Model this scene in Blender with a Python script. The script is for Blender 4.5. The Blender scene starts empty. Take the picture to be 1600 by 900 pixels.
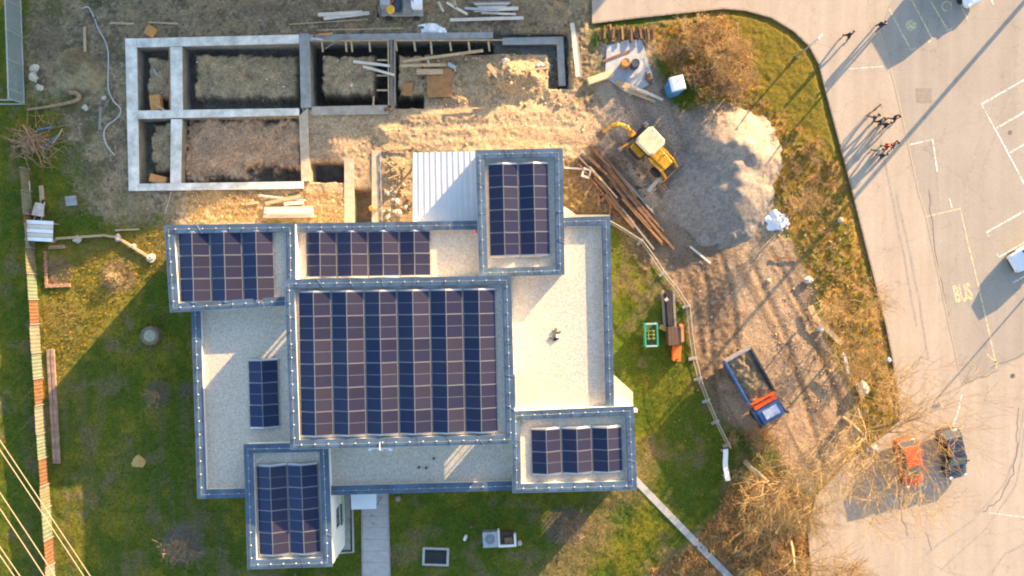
import bpy, bmesh, math, random
import numpy as np
from mathutils import Matrix, Vector

# ------------------------------------------------------------------ camera, sky, sun, exposure
SC = bpy.context.scene
COL = SC.collection
PX, H = 18.0, 59.0                     # photo pixels per metre on the ground, drone height
def P(px, py, z=0.0):
    k = (H - z) / H / PX
    return Vector(((px - 800) * k, (450 - py) * k, z))

cam = bpy.data.cameras.new('camera')
cam.sensor_width = 36.0
cam.lens = 18.0 * H / (800 / PX)
cam.clip_end = 3000
camo = bpy.data.objects.new('camera', cam)
COL.objects.link(camo)
camo.location = (0, 0, H)
SC.camera = camo

SUN_ELEV = math.radians(12.5)
SUN_DIR = Vector((0.656, 0.755, 0)).normalized() * math.cos(SUN_ELEV) + Vector((0, 0, math.sin(SUN_ELEV)))
world = bpy.data.worlds.new('World')
SC.world = world
world.use_nodes = True
wn = world.node_tree
sky = wn.nodes.new('ShaderNodeTexSky')
sky.sky_type = 'NISHITA'
sky.sun_disc = False
sky.sun_elevation = SUN_ELEV
sky.sun_rotation = math.atan2(SUN_DIR.x, SUN_DIR.y)
sky.air_density = 1.0
sky.dust_density = 1.0
sky.ozone_density = 1.0
wn.links.new(sky.outputs[0], wn.nodes['Background'].inputs[0])
wn.nodes['Background'].inputs[1].default_value = 0.12
sl = bpy.data.lights.new('sun', 'SUN')
sl.energy = 5.0
sl.angle = math.radians(0.4)
sl.color = (1.0, 0.67, 0.35)
slo = bpy.data.objects.new('sun', sl)
COL.objects.link(slo)
slo.location = (60, 70, 60)
slo.rotation_euler = SUN_DIR.to_track_quat('Z', 'Y').to_euler()
vs = SC.view_settings
vs.view_transform = 'Standard'
vs.look = 'None'
vs.exposure = 2.28
vs.gamma = 1.0
vs.use_curve_mapping = False
SC.cycles.filter_width = 2.0

random.seed(7)
RNG = np.random.default_rng(7)

# ------------------------------------------------------------------ materials
MATS = {}
def mat(name, col, rough=0.75, var=0.25, scale=3.0, bump=0.0, bscale=None, metal=0.0, col2=None, spec=0.4, detail=6.0, stretch=None):
    """procedural material: base colour broken up by two octave noises, optional second colour and bump"""
    if name in MATS: return MATS[name]
    m = bpy.data.materials.new(name); m.use_nodes = True
    nt = m.node_tree; N = nt.nodes; L = nt.links
    b = N['Principled BSDF']
    tc = N.new('ShaderNodeTexCoord')
    src = tc.outputs['Object']
    if stretch:
        mp = N.new('ShaderNodeMapping'); mp.inputs['Scale'].default_value = stretch
        L.new(src, mp.inputs['Vector']); src = mp.outputs['Vector']
    n1 = N.new('ShaderNodeTexNoise'); n1.inputs['Scale'].default_value = scale; n1.inputs['Detail'].default_value = detail
    n1.inputs['Roughness'].default_value = 0.65
    L.new(src, n1.inputs['Vector'])
    rp = N.new('ShaderNodeValToRGB')
    c = np.array(col, float); c2 = np.array(col2, float) if col2 is not None else c
    lo = np.clip(c * (1 - var), 0, 1); hi = np.clip(c2 * (1 + var), 0, 1)
    rp.color_ramp.elements[0].position = 0.32; rp.color_ramp.elements[0].color = (*lo, 1)
    rp.color_ramp.elements[1].position = 0.68; rp.color_ramp.elements[1].color = (*hi, 1)
    L.new(n1.outputs['Fac'], rp.inputs['Fac'])
    L.new(rp.outputs['Color'], b.inputs['Base Color'])
    b.inputs['Roughness'].default_value = rough
    b.inputs['Metallic'].default_value = metal
    b.inputs['Specular IOR Level'].default_value = spec
    if bump:
        n2 = N.new('ShaderNodeTexNoise'); n2.inputs['Scale'].default_value = bscale or scale * 4; n2.inputs['Detail'].default_value = 3
        L.new(src, n2.inputs['Vector'])
        bp = N.new('ShaderNodeBump'); bp.inputs['Strength'].default_value = bump; bp.inputs['Distance'].default_value = 0.05
        L.new(n2.outputs['Fac'], bp.inputs['Height']); L.new(bp.outputs['Normal'], b.inputs['Normal'])
    MATS[name] = m
    return m

def attr_mat(name, rough=0.95, scale=9.0, var=0.35, bump=0.35, bscale=14.0, dist=0.05):
    """material whose base colour is the mesh's own surface colour (soil, grass, twig), broken up by noise"""
    m = bpy.data.materials.new(name); m.use_nodes = True
    nt = m.node_tree; N = nt.nodes; L = nt.links; b = N['Principled BSDF']
    at = N.new('ShaderNodeAttribute'); at.attribute_name = 'Col'
    tc = N.new('ShaderNodeTexCoord')
    n1 = N.new('ShaderNodeTexNoise'); n1.inputs['Scale'].default_value = scale; n1.inputs['Detail'].default_value = 5
    L.new(tc.outputs['Object'], n1.inputs['Vector'])
    mr = N.new('ShaderNodeMapRange'); mr.inputs[1].default_value = 0.3; mr.inputs[2].default_value = 0.7
    mr.inputs[3].default_value = 1 - var; mr.inputs[4].default_value = 1 + var
    L.new(n1.outputs['Fac'], mr.inputs[0])
    mx = N.new('ShaderNodeVectorMath'); mx.operation = 'SCALE'
    L.new(at.outputs['Color'], mx.inputs[0]); L.new(mr.outputs[0], mx.inputs['Scale'])
    L.new(mx.outputs[0], b.inputs['Base Color'])
    b.inputs['Roughness'].default_value = rough; b.inputs['Specular IOR Level'].default_value = 0.15
    if bump:
        n2 = N.new('ShaderNodeTexNoise'); n2.inputs['Scale'].default_value = bscale; n2.inputs['Detail'].default_value = 4
        L.new(tc.outputs['Object'], n2.inputs['Vector'])
        bp = N.new('ShaderNodeBump'); bp.inputs['Strength'].default_value = bump; bp.inputs['Distance'].default_value = dist
        L.new(n2.outputs['Fac'], bp.inputs['Height']); L.new(bp.outputs['Normal'], b.inputs['Normal'])
    return m

def asphalt_mat(name, col, col2):
    m = bpy.data.materials.new(name); m.use_nodes = True
    nt = m.node_tree; N = nt.nodes; L = nt.links; b = N['Principled BSDF']
    tc = N.new('ShaderNodeTexCoord')
    def noise(s, d=4, r=0.6):
        n = N.new('ShaderNodeTexNoise'); n.inputs['Scale'].default_value = s; n.inputs['Detail'].default_value = d
        n.inputs['Roughness'].default_value = r; L.new(tc.outputs['Object'], n.inputs['Vector']); return n
    big, fine = noise(0.18, 7, 0.7), noise(14, 3)
    mp = N.new('ShaderNodeMapping'); mp.inputs['Rotation'].default_value = (0, 0, math.radians(14)); mp.inputs['Scale'].default_value = (1.1, 0.05, 1)
    L.new(tc.outputs['Object'], mp.inputs['Vector'])
    st = N.new('ShaderNodeTexNoise'); st.inputs['Scale'].default_value = 1.0; st.inputs['Detail'].default_value = 5
    L.new(mp.outputs['Vector'], st.inputs['Vector'])
    rp = N.new('ShaderNodeValToRGB')
    rp.color_ramp.elements[0].position = 0.36; rp.color_ramp.elements[0].color = (*col, 1)
    rp.color_ramp.elements[1].position = 0.64; rp.color_ramp.elements[1].color = (*col2, 1)
    ad = N.new('ShaderNodeMath'); ad.operation = 'MULTIPLY_ADD'; ad.inputs[1].default_value = 0.5; 
    L.new(st.outputs['Fac'], ad.inputs[0])
    hf = N.new('ShaderNodeMath'); hf.operation = 'MULTIPLY'; hf.inputs[1].default_value = 0.5
    L.new(big.outputs['Fac'], hf.inputs[0]); L.new(hf.outputs[0], ad.inputs[2])
    L.new(ad.outputs[0], rp.inputs['Fac'])
    mr = N.new('ShaderNodeMapRange'); mr.inputs[1].default_value = 0.3; mr.inputs[2].default_value = 0.7
    mr.inputs[3].default_value = 0.86; mr.inputs[4].default_value = 1.12
    L.new(fine.outputs['Fac'], mr.inputs[0])
    mx = N.new('ShaderNodeVectorMath'); mx.operation = 'SCALE'
    L.new(rp.outputs['Color'], mx.inputs[0]); L.new(mr.outputs[0], mx.inputs['Scale'])
    # thin irregular cracks
    vo = N.new('ShaderNodeTexVoronoi'); vo.feature = 'DISTANCE_TO_EDGE'; vo.inputs['Scale'].default_value = 0.16
    wq = N.new('ShaderNodeVectorMath'); wq.operation = 'MULTIPLY_ADD'
    wq.inputs[1].default_value = (2.2, 2.2, 0)
    cn = noise(0.7, 4); L.new(cn.outputs['Color'], wq.inputs[0]); L.new(tc.outputs['Object'], wq.inputs[2])
    L.new(wq.outputs[0], vo.inputs['Vector'])
    cr = N.new('ShaderNodeMapRange'); cr.inputs[1].default_value = 0.0; cr.inputs[2].default_value = 0.007
    cr.inputs[3].default_value = 0.80; cr.inputs[4].default_value = 1.0
    L.new(vo.outputs['Distance'], cr.inputs[0])
    mx2 = N.new('ShaderNodeVectorMath'); mx2.operation = 'SCALE'
    L.new(mx.outputs[0], mx2.inputs[0]); L.new(cr.outputs[0], mx2.inputs['Scale'])
    # scattered oil and water stains
    sp = noise(0.55, 5, 0.7); s2 = N.new('ShaderNodeMapRange'); s2.inputs[1].default_value = .60; s2.inputs[2].default_value = .70; s2.inputs[3].default_value = 1.0; s2.inputs[4].default_value = .84
    L.new(sp.outputs['Fac'], s2.inputs[0]); mx3 = N.new('ShaderNodeVectorMath'); mx3.operation = 'SCALE'
    L.new(mx2.outputs[0], mx3.inputs[0]); L.new(s2.outputs[0], mx3.inputs['Scale'])
    L.new(mx3.outputs[0], b.inputs['Base Color'])
    b.inputs['Roughness'].default_value = 0.92; b.inputs['Specular IOR Level'].default_value = 0.2
    bp = N.new('ShaderNodeBump'); bp.inputs['Strength'].default_value = 0.12; bp.inputs['Distance'].default_value = 0.02
    L.new(fine.outputs['Fac'], bp.inputs['Height']); L.new(bp.outputs['Normal'], b.inputs['Normal'])
    return m

def glass_mat(name, tint=(0.75, 0.8, 0.85), gloss=0.25):
    m = bpy.data.materials.new(name); m.use_nodes = True
    nt = m.node_tree; N = nt.nodes; L = nt.links; N.remove(N['Principled BSDF'])
    t = N.new('ShaderNodeBsdfTransparent'); t.inputs[0].default_value = (*tint, 1)
    g = N.new('ShaderNodeBsdfGlossy'); g.inputs['Roughness'].default_value = 0.05
    x = N.new('ShaderNodeMixShader'); x.inputs[0].default_value = gloss
    L.new(t.outputs[0], x.inputs[1]); L.new(g.outputs[0], x.inputs[2])
    L.new(x.outputs[0], N['Material Output'].inputs[0])
    return m

# ------------------------------------------------------------------ mesh helpers
class MB:
    def __init__(s): s.v = []; s.f = []; s.m = []
    def add(s, vs, fs, m=0, M=None):
        o = len(s.v)
        for p in vs:
            p = Vector(p)
            s.v.append(tuple(M @ p) if M is not None else tuple(p))
        for f in fs:
            s.f.append([i + o for i in f]); s.m.append(m)
        return s
    def box(s, c, d, rz=0, rx=0, ry=0, m=0, M=None, top=1.0):
        x, y, z = d[0] / 2, d[1] / 2, d[2] / 2
        vs = [(-x, -y, -z), (x, -y, -z), (x, y, -z), (-x, y, -z), (-x * top, -y * top, z), (x * top, -y * top, z), (x * top, y * top, z), (-x * top, y * top, z)]
        T = Matrix.Translation(c) @ Matrix.Rotation(rz, 4, 'Z') @ Matrix.Rotation(ry, 4, 'Y') @ Matrix.Rotation(rx, 4, 'X')
        if M is not None: T = M @ T
        return s.add(vs, [(0, 3, 2, 1), (4, 5, 6, 7), (0, 1, 5, 4), (1, 2, 6, 5), (2, 3, 7, 6), (3, 0, 4, 7)], m, T)
    def prism(s, poly, z0, z1, m=0):
        n = len(poly)
        a = sum(poly[i][0] * poly[(i + 1) % n][1] - poly[(i + 1) % n][0] * poly[i][1] for i in range(n))
        if a < 0: poly = poly[::-1]
        vs = [(p[0], p[1], z0) for p in poly] + [(p[0], p[1], z1) for p in poly]
        fs = [tuple(range(n - 1, -1, -1)), tuple(range(n, 2 * n))] + [(i, (i + 1) % n, n + (i + 1) % n, n + i) for i in range(n)]
        return s.add(vs, fs, m)
    def loft(s, rings, m=0, cap=True, M=None):
        n = len(rings[0]); vs = [p for r in rings for p in r]; fs = []
        for k in range(len(rings) - 1):
            for i in range(n):
                j = (i + 1) % n
                fs.append((k * n + i, k * n + j, (k + 1) * n + j, (k + 1) * n + i))
        if cap:
            fs.append(tuple(range(n - 1, -1, -1))); fs.append(tuple(range((len(rings) - 1) * n, len(rings) * n)))
        return s.add(vs, fs, m, M)
    def tube(s, pts, r, n=6, m=0, M=None, cap=True):
        pts = [Vector(p) for p in pts]; rings = []
        for i, p in enumerate(pts):
            d = (pts[min(i + 1, len(pts) - 1)] - pts[max(i - 1, 0)])
            if d.length < 1e-9: d = Vector((0, 0, 1))
            d.normalize()
            u = d.cross(Vector((0, 0, 1)))
            if u.length < 1e-3: u = d.cross(Vector((1, 0, 0)))
            u.normalize(); w = d.cross(u)
            rr = r[i] if isinstance(r, (list, tuple)) else r
            rings.append([p + (u * math.cos(2 * math.pi * k / n) + w * math.sin(2 * math.pi * k / n)) * rr for k in range(n)])
        return s.loft(rings, m, cap, M)
    def cyl(s, c, r, h, n=16, axis='Z', m=0, M=None, r2=None):
        r2 = r if r2 is None else r2
        R = {'Z': Matrix.Identity(4), 'X': Matrix.Rotation(math.pi / 2, 4, 'Y'), 'Y': Matrix.Rotation(-math.pi / 2, 4, 'X')}[axis]
        T = Matrix.Translation(c) @ R
        if M is not None: T = M @ T
        a = [2 * math.pi * k / n for k in range(n)]
        return s.loft([[(r * math.cos(t), r * math.sin(t), -h / 2) for t in a], [(r2 * math.cos(t), r2 * math.sin(t), h / 2) for t in a]], m, True, T)
    def lathe(s, prof, n=20, m=0, M=None):
        a = [2 * math.pi * k / n for k in range(n)]
        return s.loft([[(r * math.cos(t), r * math.sin(t), z) for t in a] for r, z in prof], m, True, M)
    def build(s, name, mats, parent=None, off=None, smooth=False, bevel=0.0):
        me = bpy.data.meshes.new(name)
        vs = s.v if off is None else [(p[0] - off[0], p[1] - off[1], p[2] - off[2]) for p in s.v]
        me.from_pydata(vs, [], s.f)
        if not isinstance(mats, (list, tuple)): mats = [mats]
        for mm in mats: me.materials.append(mm)
        if len(mats) > 1: me.polygons.foreach_set('material_index', s.m)
        if smooth: me.polygons.foreach_set('use_smooth', [True] * len(me.polygons))
        me.update()
        if bevel:
            bm = bmesh.new(); bm.from_mesh(me)
            bmesh.ops.bevel(bm, geom=bm.edges[:], offset=bevel, segments=2, affect='EDGES', clamp_overlap=True)
            bm.to_mesh(me); bm.free()
        o = bpy.data.objects.new(name, me); COL.objects.link(o)
        if parent: o.parent = parent
        return o

def tag(o, label=None, cat=None, group=None, kind=None):
    if label: o['label'] = label
    if cat: o['category'] = cat
    if group: o['group'] = group
    if kind: o['kind'] = kind
    return o
def thing(name, loc, rz, label, cat, group=None):
    o = bpy.data.objects.new(name, None); COL.objects.link(o)
    o.empty_display_size = 0.3
    o.location = loc; o.rotation_euler = (0, 0, rz)
    return tag(o, label, cat, group)
def np_mesh(name, v, f, mats, col=None, parent=None, smooth=False):
    """v (n,3), f (m,3|4) arrays; col (n,3) vertex surface colour"""
    me = bpy.data.meshes.new(name)
    k = f.shape[1]
    me.vertices.add(len(v)); me.vertices.foreach_set('co', np.ascontiguousarray(v, np.float32).ravel())
    me.loops.add(f.size); me.loops.foreach_set('vertex_index', np.ascontiguousarray(f, np.int32).ravel())
    me.polygons.add(len(f)); me.polygons.foreach_set('loop_start', np.arange(0, f.size, k, dtype=np.int32))
    me.polygons.foreach_set('loop_total', np.full(len(f), k, np.int32))
    if smooth: me.polygons.foreach_set('use_smooth', np.ones(len(f), bool))
    me.update(calc_edges=True); me.validate()
    if col is not None:
        a = me.color_attributes.new('Col', 'FLOAT_COLOR', 'POINT')
        a.data.foreach_set('color', np.ascontiguousarray(np.c_[col, np.ones(len(v))], np.float32).ravel())
    if not isinstance(mats, (list, tuple)): mats = [mats]
    for mm in mats: me.materials.append(mm)
    o = bpy.data.objects.new(name, me); COL.objects.link(o)
    if parent: o.parent = parent
    return o

# value noise on numpy arrays
_LAT = RNG.random((64, 256, 256))
def vn(x, y, seed=0):
    xi = np.floor(x).astype(int); yi = np.floor(y).astype(int)
    fx = x - xi; fy = y - yi
    fx = fx * fx * (3 - 2 * fx); fy = fy * fy * (3 - 2 * fy)
    g = _LAT[seed % 64]
    a = g[yi & 255, xi & 255]; b = g[yi & 255, (xi + 1) & 255]; c = g[(yi + 1) & 255, xi & 255]; d = g[(yi + 1) & 255, (xi + 1) & 255]
    return (a * (1 - fx) + b * fx) * (1 - fy) + (c * (1 - fx) + d * fx) * fy
def fbm(x, y, s, o=4, seed=0, g=0.5):
    r = 0; a = 1; t = 0
    for k in range(o):
        r = r + a * vn(x * s + 17.3 * k, y * s - 9.1 * k, seed + k); t += a; a *= g; s *= 2.03
    return r / t
def sdpoly(x, y, poly):
    """signed distance, positive inside"""
    d = np.full(x.shape, 1e9); ins = np.zeros(x.shape, bool); n = len(poly)
    for i in range(n):
        ax, ay = poly[i][0], poly[i][1]; bx, by = poly[(i + 1) % n][0], poly[(i + 1) % n][1]
        ex, ey = bx - ax, by - ay
        t = np.clip(((x - ax) * ex + (y - ay) * ey) / (ex * ex + ey * ey + 1e-12), 0, 1)
        d = np.minimum(d, np.hypot(x - ax - t * ex, y - ay - t * ey))
        c = ((ay > y) != (by > y)) & (x < (bx - ax) * (y - ay) / ((by - ay) if by != ay else 1e-12) + ax)
        ins ^= c
    return np.where(ins, d, -d)
def dline(x, y, pts):
    d = np.full(x.shape, 1e9)
    for (ax, ay), (bx, by) in zip(pts[:-1], pts[1:]):
        ex, ey = bx - ax, by - ay
        t = np.clip(((x - ax) * ex + (y - ay) * ey) / (ex * ex + ey * ey + 1e-12), 0, 1)
        d = np.minimum(d, np.hypot(x - ax - t * ex, y - ay - t * ey))
    return d
def sstep(a, b, t):
    u = np.clip((t - a) / (b - a), 0, 1); return u * u * (3 - 2 * u)
def pp(lst, z=0): return [tuple(P(a, b, z)[:2]) for a, b in lst]

# ------------------------------------------------------------------ ground
EDGE = [(925, 36), (1000, 27), (1130, 13), (1165, 16), (1205, 27), (1240, 48), (1265, 72), (1280, 100), (1290, 140), (1302, 185),
        (1330, 290), (1365, 430), (1385, 510), (1395, 560), (1403, 620), (1408, 655)]
EDGE2 = [(1372, 688), (1318, 728), (1275, 775), (1262, 830), (1268, 900), (1280, 1000), (1300, 1500)]
DIV = [(1400, -300), (1394, -8), (1372, 44), (1378, 60), (1392, 110), (1402, 150), (1418, 220), (1435, 300), (1447, 338), (1460, 400), (1475, 470), (1490, 540), (1504, 602)]
PAVE = [(925, -300)] + EDGE + EDGE2 + [(3200, 1500), (3200, -150), (1600, 556)] + DIV[::-1]
LOT = DIV + [(1600, 556), (3200, -150), (3200, -300)]
MUD = [(45, -60), (920, -60), (925, 60), (940, 180), (640, 240), (480, 300), (470, 330), (270, 352), (150, 335), (108, 260), (100, 170), (48, 150)]
SAND = [(470, 168), (640, 160), (760, 80), (880, 70), (905, 165), (945, 190), (930, 240), (880, 245), (650, 240), (650, 352), (285, 352), (290, 306), (475, 298)]
DRIVE = [(935, 62), (1020, 60), (1030, 120), (1060, 175), (1130, 160), (1215, 320), (1255, 420), (1290, 500), (1320, 590), (1345, 660), (1330, 730), (1262, 775), (1235, 740), (1200, 690),
         (1120, 660), (1088, 580), (1070, 480), (1030, 425), (990, 380), (940, 320), (895, 255), (930, 170)]
YARD = [(880, 235), (960, 240), (1040, 380), (1010, 420), (960, 345), (880, 330)]
VERGE = [(1120, 10), (1290, 10), (1420, 660), (1345, 700), (1320, 590), (1290, 500), (1255, 420), (1210, 320), (1160, 170), (1040, 110), (1010, 45)]
BRUSH = [(985, 960), (1020, 885), (1075, 858), (1118, 800), (1145, 735), (1235, 740), (1262, 790), (1270, 980)]
NEL = [(1140, 12), (1200, 22), (1262, 68), (1300, 180), (1318, 250), (1250, 215), (1190, 150), (1150, 60)]
DRY = [(85, 380), (250, 345), (300, 352), (262, 420), (190, 480), (75, 620), (60, 500)]

fx = np.arange(-46.5, 46.51, 0.115); fy = np.arange(-27.0, 27.01, 0.115)
ext = np.array([1.2, 3, 6, 12, 25, 60, 140, 300, 700])
gx = np.r_[-46.5 - ext[::-1], fx, 46.5 + ext]; gy = np.r_[-27 - ext[::-1], fy, 27 + ext]
GX, GY = np.meshgrid(gx, gy)
QX, QY = 800 + PX * GX, 450 - PX * GY

def hills(qx, qy):
    """terrain height and surface colour at photo pixel positions of the ground plane"""
    x, y = (qx - 800) / PX, (450 - qy) / PX
    nz = fbm(x, y, 0.35, 5, 1); n2 = fbm(x, y, 1.3, 4, 8); n3 = fbm(x, y, 4.5, 3, 15); n4 = vn(x * 8.3, y * 8.3, 30)
    edge = (n2 - 0.5) * 34 + (nz - 0.5) * 40 + (n3 - 0.5) * 18
    def reg(poly, soft=14, e=1.0): return sstep(-soft, soft, sdpoly(qx, qy, poly) + edge * e)
    h = (nz - 0.5) * 0.16 + (n2 - 0.5) * 0.08 + (n3 - 0.5) * 0.055 + (n4 - 0.5) * 0.025
    def mix(c, new, w): return c * (1 - w[..., None]) + np.array(new) * w[..., None]
    # grass: fresh to dry with worn patches
    c = np.zeros(qx.shape + (3,)) + np.array((0.064, 0.092, 0.009))
    c = mix(c, (0.190, 0.150, 0.014), sstep(0.40, 0.72, n2 * .45 + nz * .55) * 0.62)
    c = mix(c, (0.032, 0.055, 0.010), sstep(0.55, 0.75, n3) * 0.4)
    c = mix(c, (0.150, 0.112, 0.060), sstep(0.56, 0.72, fbm(x, y, 0.6, 5, 40)) * 0.6)
    # mown stripe wear behind the house
    stripe = sstep(0.5, 0.75, fbm(x * 3.0, y * 0.35, 0.8, 3, 44)) * sstep(0, 30, 330 - np.abs(qx - 190) - 150)
    c = mix(c, (0.115, 0.098, 0.052), stripe * 0.38 * sstep(520, 640, qy))
    w = reg(DRY, 20); c = mix(c, (0.205, 0.150, 0.030), w * 0.65)
    w = reg(VERGE, 10, 0.4)
    vc = np.zeros(qx.shape + (3,)) + np.array((0.27, 0.155, 0.026))
    vc = mix(vc, (0.135, 0.115, 0.015), sstep(0.45, 0.62, n2)); vc = mix(vc, (0.27, 0.180, 0.080), sstep(0.5, 0.7, n3) * 0.8)
    vc = mix(vc, (0.16, 0.110, 0.045), sstep(0.56, 0.7, n4 * 0.5 + n3 * 0.5))
    c = c * (1 - w[..., None]) + vc * w[..., None]; h = h + w * ((n3 - 0.5) * 0.10 + (n2 - 0.5) * 0.12)
    w = sstep(-14, 14, sdpoly(qx, qy, NEL) + edge * .5); c = mix(c, (0.115, 0.098, 0.010), w * 0.8); h = h * (1 - w * .5)
    w = reg(BRUSH, 16, 0.8); bc = np.zeros(qx.shape + (3,)) + np.array((0.28, 0.175, 0.075))
    bc = mix(bc, (0.11, 0.062, 0.030), sstep(0.45, 0.65, n3)); bc = mix(bc, (0.22, 0.155, 0.09), sstep(0.55, 0.7, n2) * 0.7)
    c = c * (1 - w[..., None]) + bc * w[..., None]; h = h + w * ((n3 - 0.5) * 0.2)
    # brown diagonal band south east
    w = reg([(1010, 700), (1060, 690), (900, 900), (820, 960), (760, 960)], 18, 1.3); c = mix(c, (0.19, 0.125, 0.065), w * 0.55)
    # bare mud of the building site
    w = reg(MUD, 16)
    mc = np.zeros(qx.shape + (3,)) + np.array((0.25, 0.182, 0.103))
    mc = mix(mc, (0.145, 0.108, 0.068), sstep(0.48, 0.66, n2)); mc = mix(mc, (0.31, 0.24, 0.16), sstep(0.55, 0.72, n3) * 0.7)
    mc = mix(mc, (0.075, 0.080, 0.025), sstep(0.52, 0.68, fbm(x, y, 0.5, 4, 50)) * 0.7 * sstep(260, 120, qx))
    c = c * (1 - w[..., None]) + mc * w[..., None]; h = h + w * ((n3 - 0.5) * 0.14 + (n4 - 0.5) * 0.06)
    # gravel drive and yard
    w = reg(DRIVE, 10, 0.5)
    dc = np.zeros(qx.shape + (3,)) + np.array((0.33, 0.235, 0.150))
    dc = mix(dc, (0.23, 0.165, 0.108), sstep(0.50, 0.70, n2) * .6); dc = mix(dc, (0.36, 0.27, 0.185), sstep(0.52, 0.7, n3) * 0.6)
    streak = fbm((x * 0.88 + y * 0.47) * 3.2, (y * 0.88 - x * 0.47) * 0.10, 0.6, 4, 21)
    dc = mix(dc, (0.17, 0.118, 0.075), sstep(0.50, 0.64, streak) * 0.75)
    dc = mix(dc, (0.24, 0.23, 0.215), sstep(60, -60, np.hypot(qx - 1020, qy - 150) - 130) * 0.3)
    c = c * (1 - w[..., None]) + dc * w[..., None]; h = h * (1 - .55 * w) + w * ((streak - 0.5) * 0.05 + (n4 - 0.5) * 0.03)
    w = reg([(1030, 420), (1075, 395), (1130, 400), (1150, 480), (1140, 590), (1100, 640), (1085, 560), (1068, 480)], 16, 1.2); c = mix(c, (0.135, 0.085, 0.050), w * (.45 + .5 * sstep(.4, .6, n3))); h = h + w * (n3 - .5) * .10
    w = reg([(960, 300), (1060, 330), (1130, 370), (1110, 410), (1040, 420), (1000, 390)], 16, 1.0); c = mix(c, (0.12, 0.098, 0.078), w * .7)  # shade cast by the aggregate heap, painted into the soil colour
    w = reg(YARD, 14, 0.8); c = mix(c, (0.13, 0.085, 0.050), w * 0.8); h = h + w * (n3 - 0.5) * 0.25
    # tyre ruts
    for pts, dep in (([(1095, 395), (1108, 470), (1112, 560), (1125, 640)], .05), ([(1125, 390), (1145, 470), (1150, 540)], .05), ([(1062, 400), (1085, 470), (1098, 560)], .04),
                     ([(1170, 400), (1225, 520), (1262, 640), (1290, 740)], .03), ([(1205, 390), (1262, 500), (1300, 600), (1330, 690)], .03), ([(920, 175), (1000, 260), (1110, 400)], .06),
                     ([(640, 200), (780, 190), (930, 205)], .04), ([(640, 218), (780, 212), (920, 228)], .04)):
        d = dline(qx, qy, pts); g = np.exp(-(d / 5.0) ** 2) * (0.5 + n3)
        h = h - g * dep * 1.5 + np.exp(-((d - 9) / 4) ** 2) * dep * 0.25; c = mix(c, (0.14, 0.10, 0.068), np.clip(g, 0, 1) * 0.75)
    # pale sandy fill
    w = reg(SAND, 14, 0.8)
    sc = np.zeros(qx.shape + (3,)) + np.array((0.37, 0.262, 0.155))
    sc = mix(sc, (0.21, 0.145, 0.088), sstep(0.48, 0.68, n2) * .6); sc = mix(sc, (0.46, 0.345, 0.225), sstep(60, 10, np.abs(qy - 205)) * sstep(600, 700, qx) * .5); sc = mix(sc, (0.47, 0.36, 0.22), sstep(0.5, 0.7, n3) * 0.6)
    sst = fbm(x * 0.25, y * 2.2, 1.0, 4, 27)
    sc = mix(sc, (0.20, 0.135, 0.075), sstep(0.54, 0.70, sst) * 0.35)
    c = c * (1 - w[..., None]) + sc * w[..., None]; h = h * (1 - .6 * w) + w * ((n3 - 0.5) * 0.07 + (n2 - .5) * 0.10 + (sst - .5) * .07)
    # excavation: (x0,y0,x1,y1, depth, colour) in photo pixels
    jit = (n3 - 0.5) * 5 + (n4 - .5) * 2
    def rect(x0, y0, x1, y1, s=1.2, j=1.0):
        d = np.minimum(np.minimum(qx - x0, x1 - qx), np.minimum(qy - y0, y1 - qy)) + (jit + (n2 - .5) * 9) * j
        return sstep(-s, s, d)
    rough = (n3 - .5) * .14 + (n2 - .5) * .42 + (nz - .5) * .5 + (n4 - .5) * .03
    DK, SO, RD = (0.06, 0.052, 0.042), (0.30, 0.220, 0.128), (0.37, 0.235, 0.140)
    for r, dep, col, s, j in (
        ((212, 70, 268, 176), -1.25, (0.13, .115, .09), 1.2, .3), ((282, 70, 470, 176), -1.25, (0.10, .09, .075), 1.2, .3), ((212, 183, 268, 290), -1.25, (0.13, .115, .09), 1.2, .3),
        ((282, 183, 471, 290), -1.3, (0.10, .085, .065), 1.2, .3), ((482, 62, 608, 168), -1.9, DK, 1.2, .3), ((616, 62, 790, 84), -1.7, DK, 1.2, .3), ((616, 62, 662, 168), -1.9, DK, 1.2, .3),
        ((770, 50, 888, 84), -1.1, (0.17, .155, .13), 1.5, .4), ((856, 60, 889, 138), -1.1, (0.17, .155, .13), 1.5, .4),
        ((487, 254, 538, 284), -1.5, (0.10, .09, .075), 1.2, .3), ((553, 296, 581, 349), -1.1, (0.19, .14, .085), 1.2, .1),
        # soil blocks left standing between the trenches
        ((227, 88, 266, 156), -.45, SO, 4, .9), ((300, 82, 464, 152), -.42, SO, 5, .9), ((231, 190, 266, 268), -.5, SO, 4, .9), ((284, 184, 472, 262), -.45, RD, 9, 2.2), ((284, 184, 385, 284), -.5, RD, 9, 2.2),
        ((500, 83, 585, 149), -.40, SO, 4, .8), ((621, 83, 662, 148), -.35, SO, 4, .8), ((661, 86, 858, 170), -.12, None, 8, 2)):
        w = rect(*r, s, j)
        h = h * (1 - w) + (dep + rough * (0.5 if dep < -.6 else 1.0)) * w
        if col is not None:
            cc = np.zeros(qx.shape + (3,)) + np.array(col); cc = cc * (0.45 + 1.1 * (n3 * .4 + n2 * .6)[..., None]); c = c * (1 - w[..., None]) + cc * w[..., None]
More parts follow.
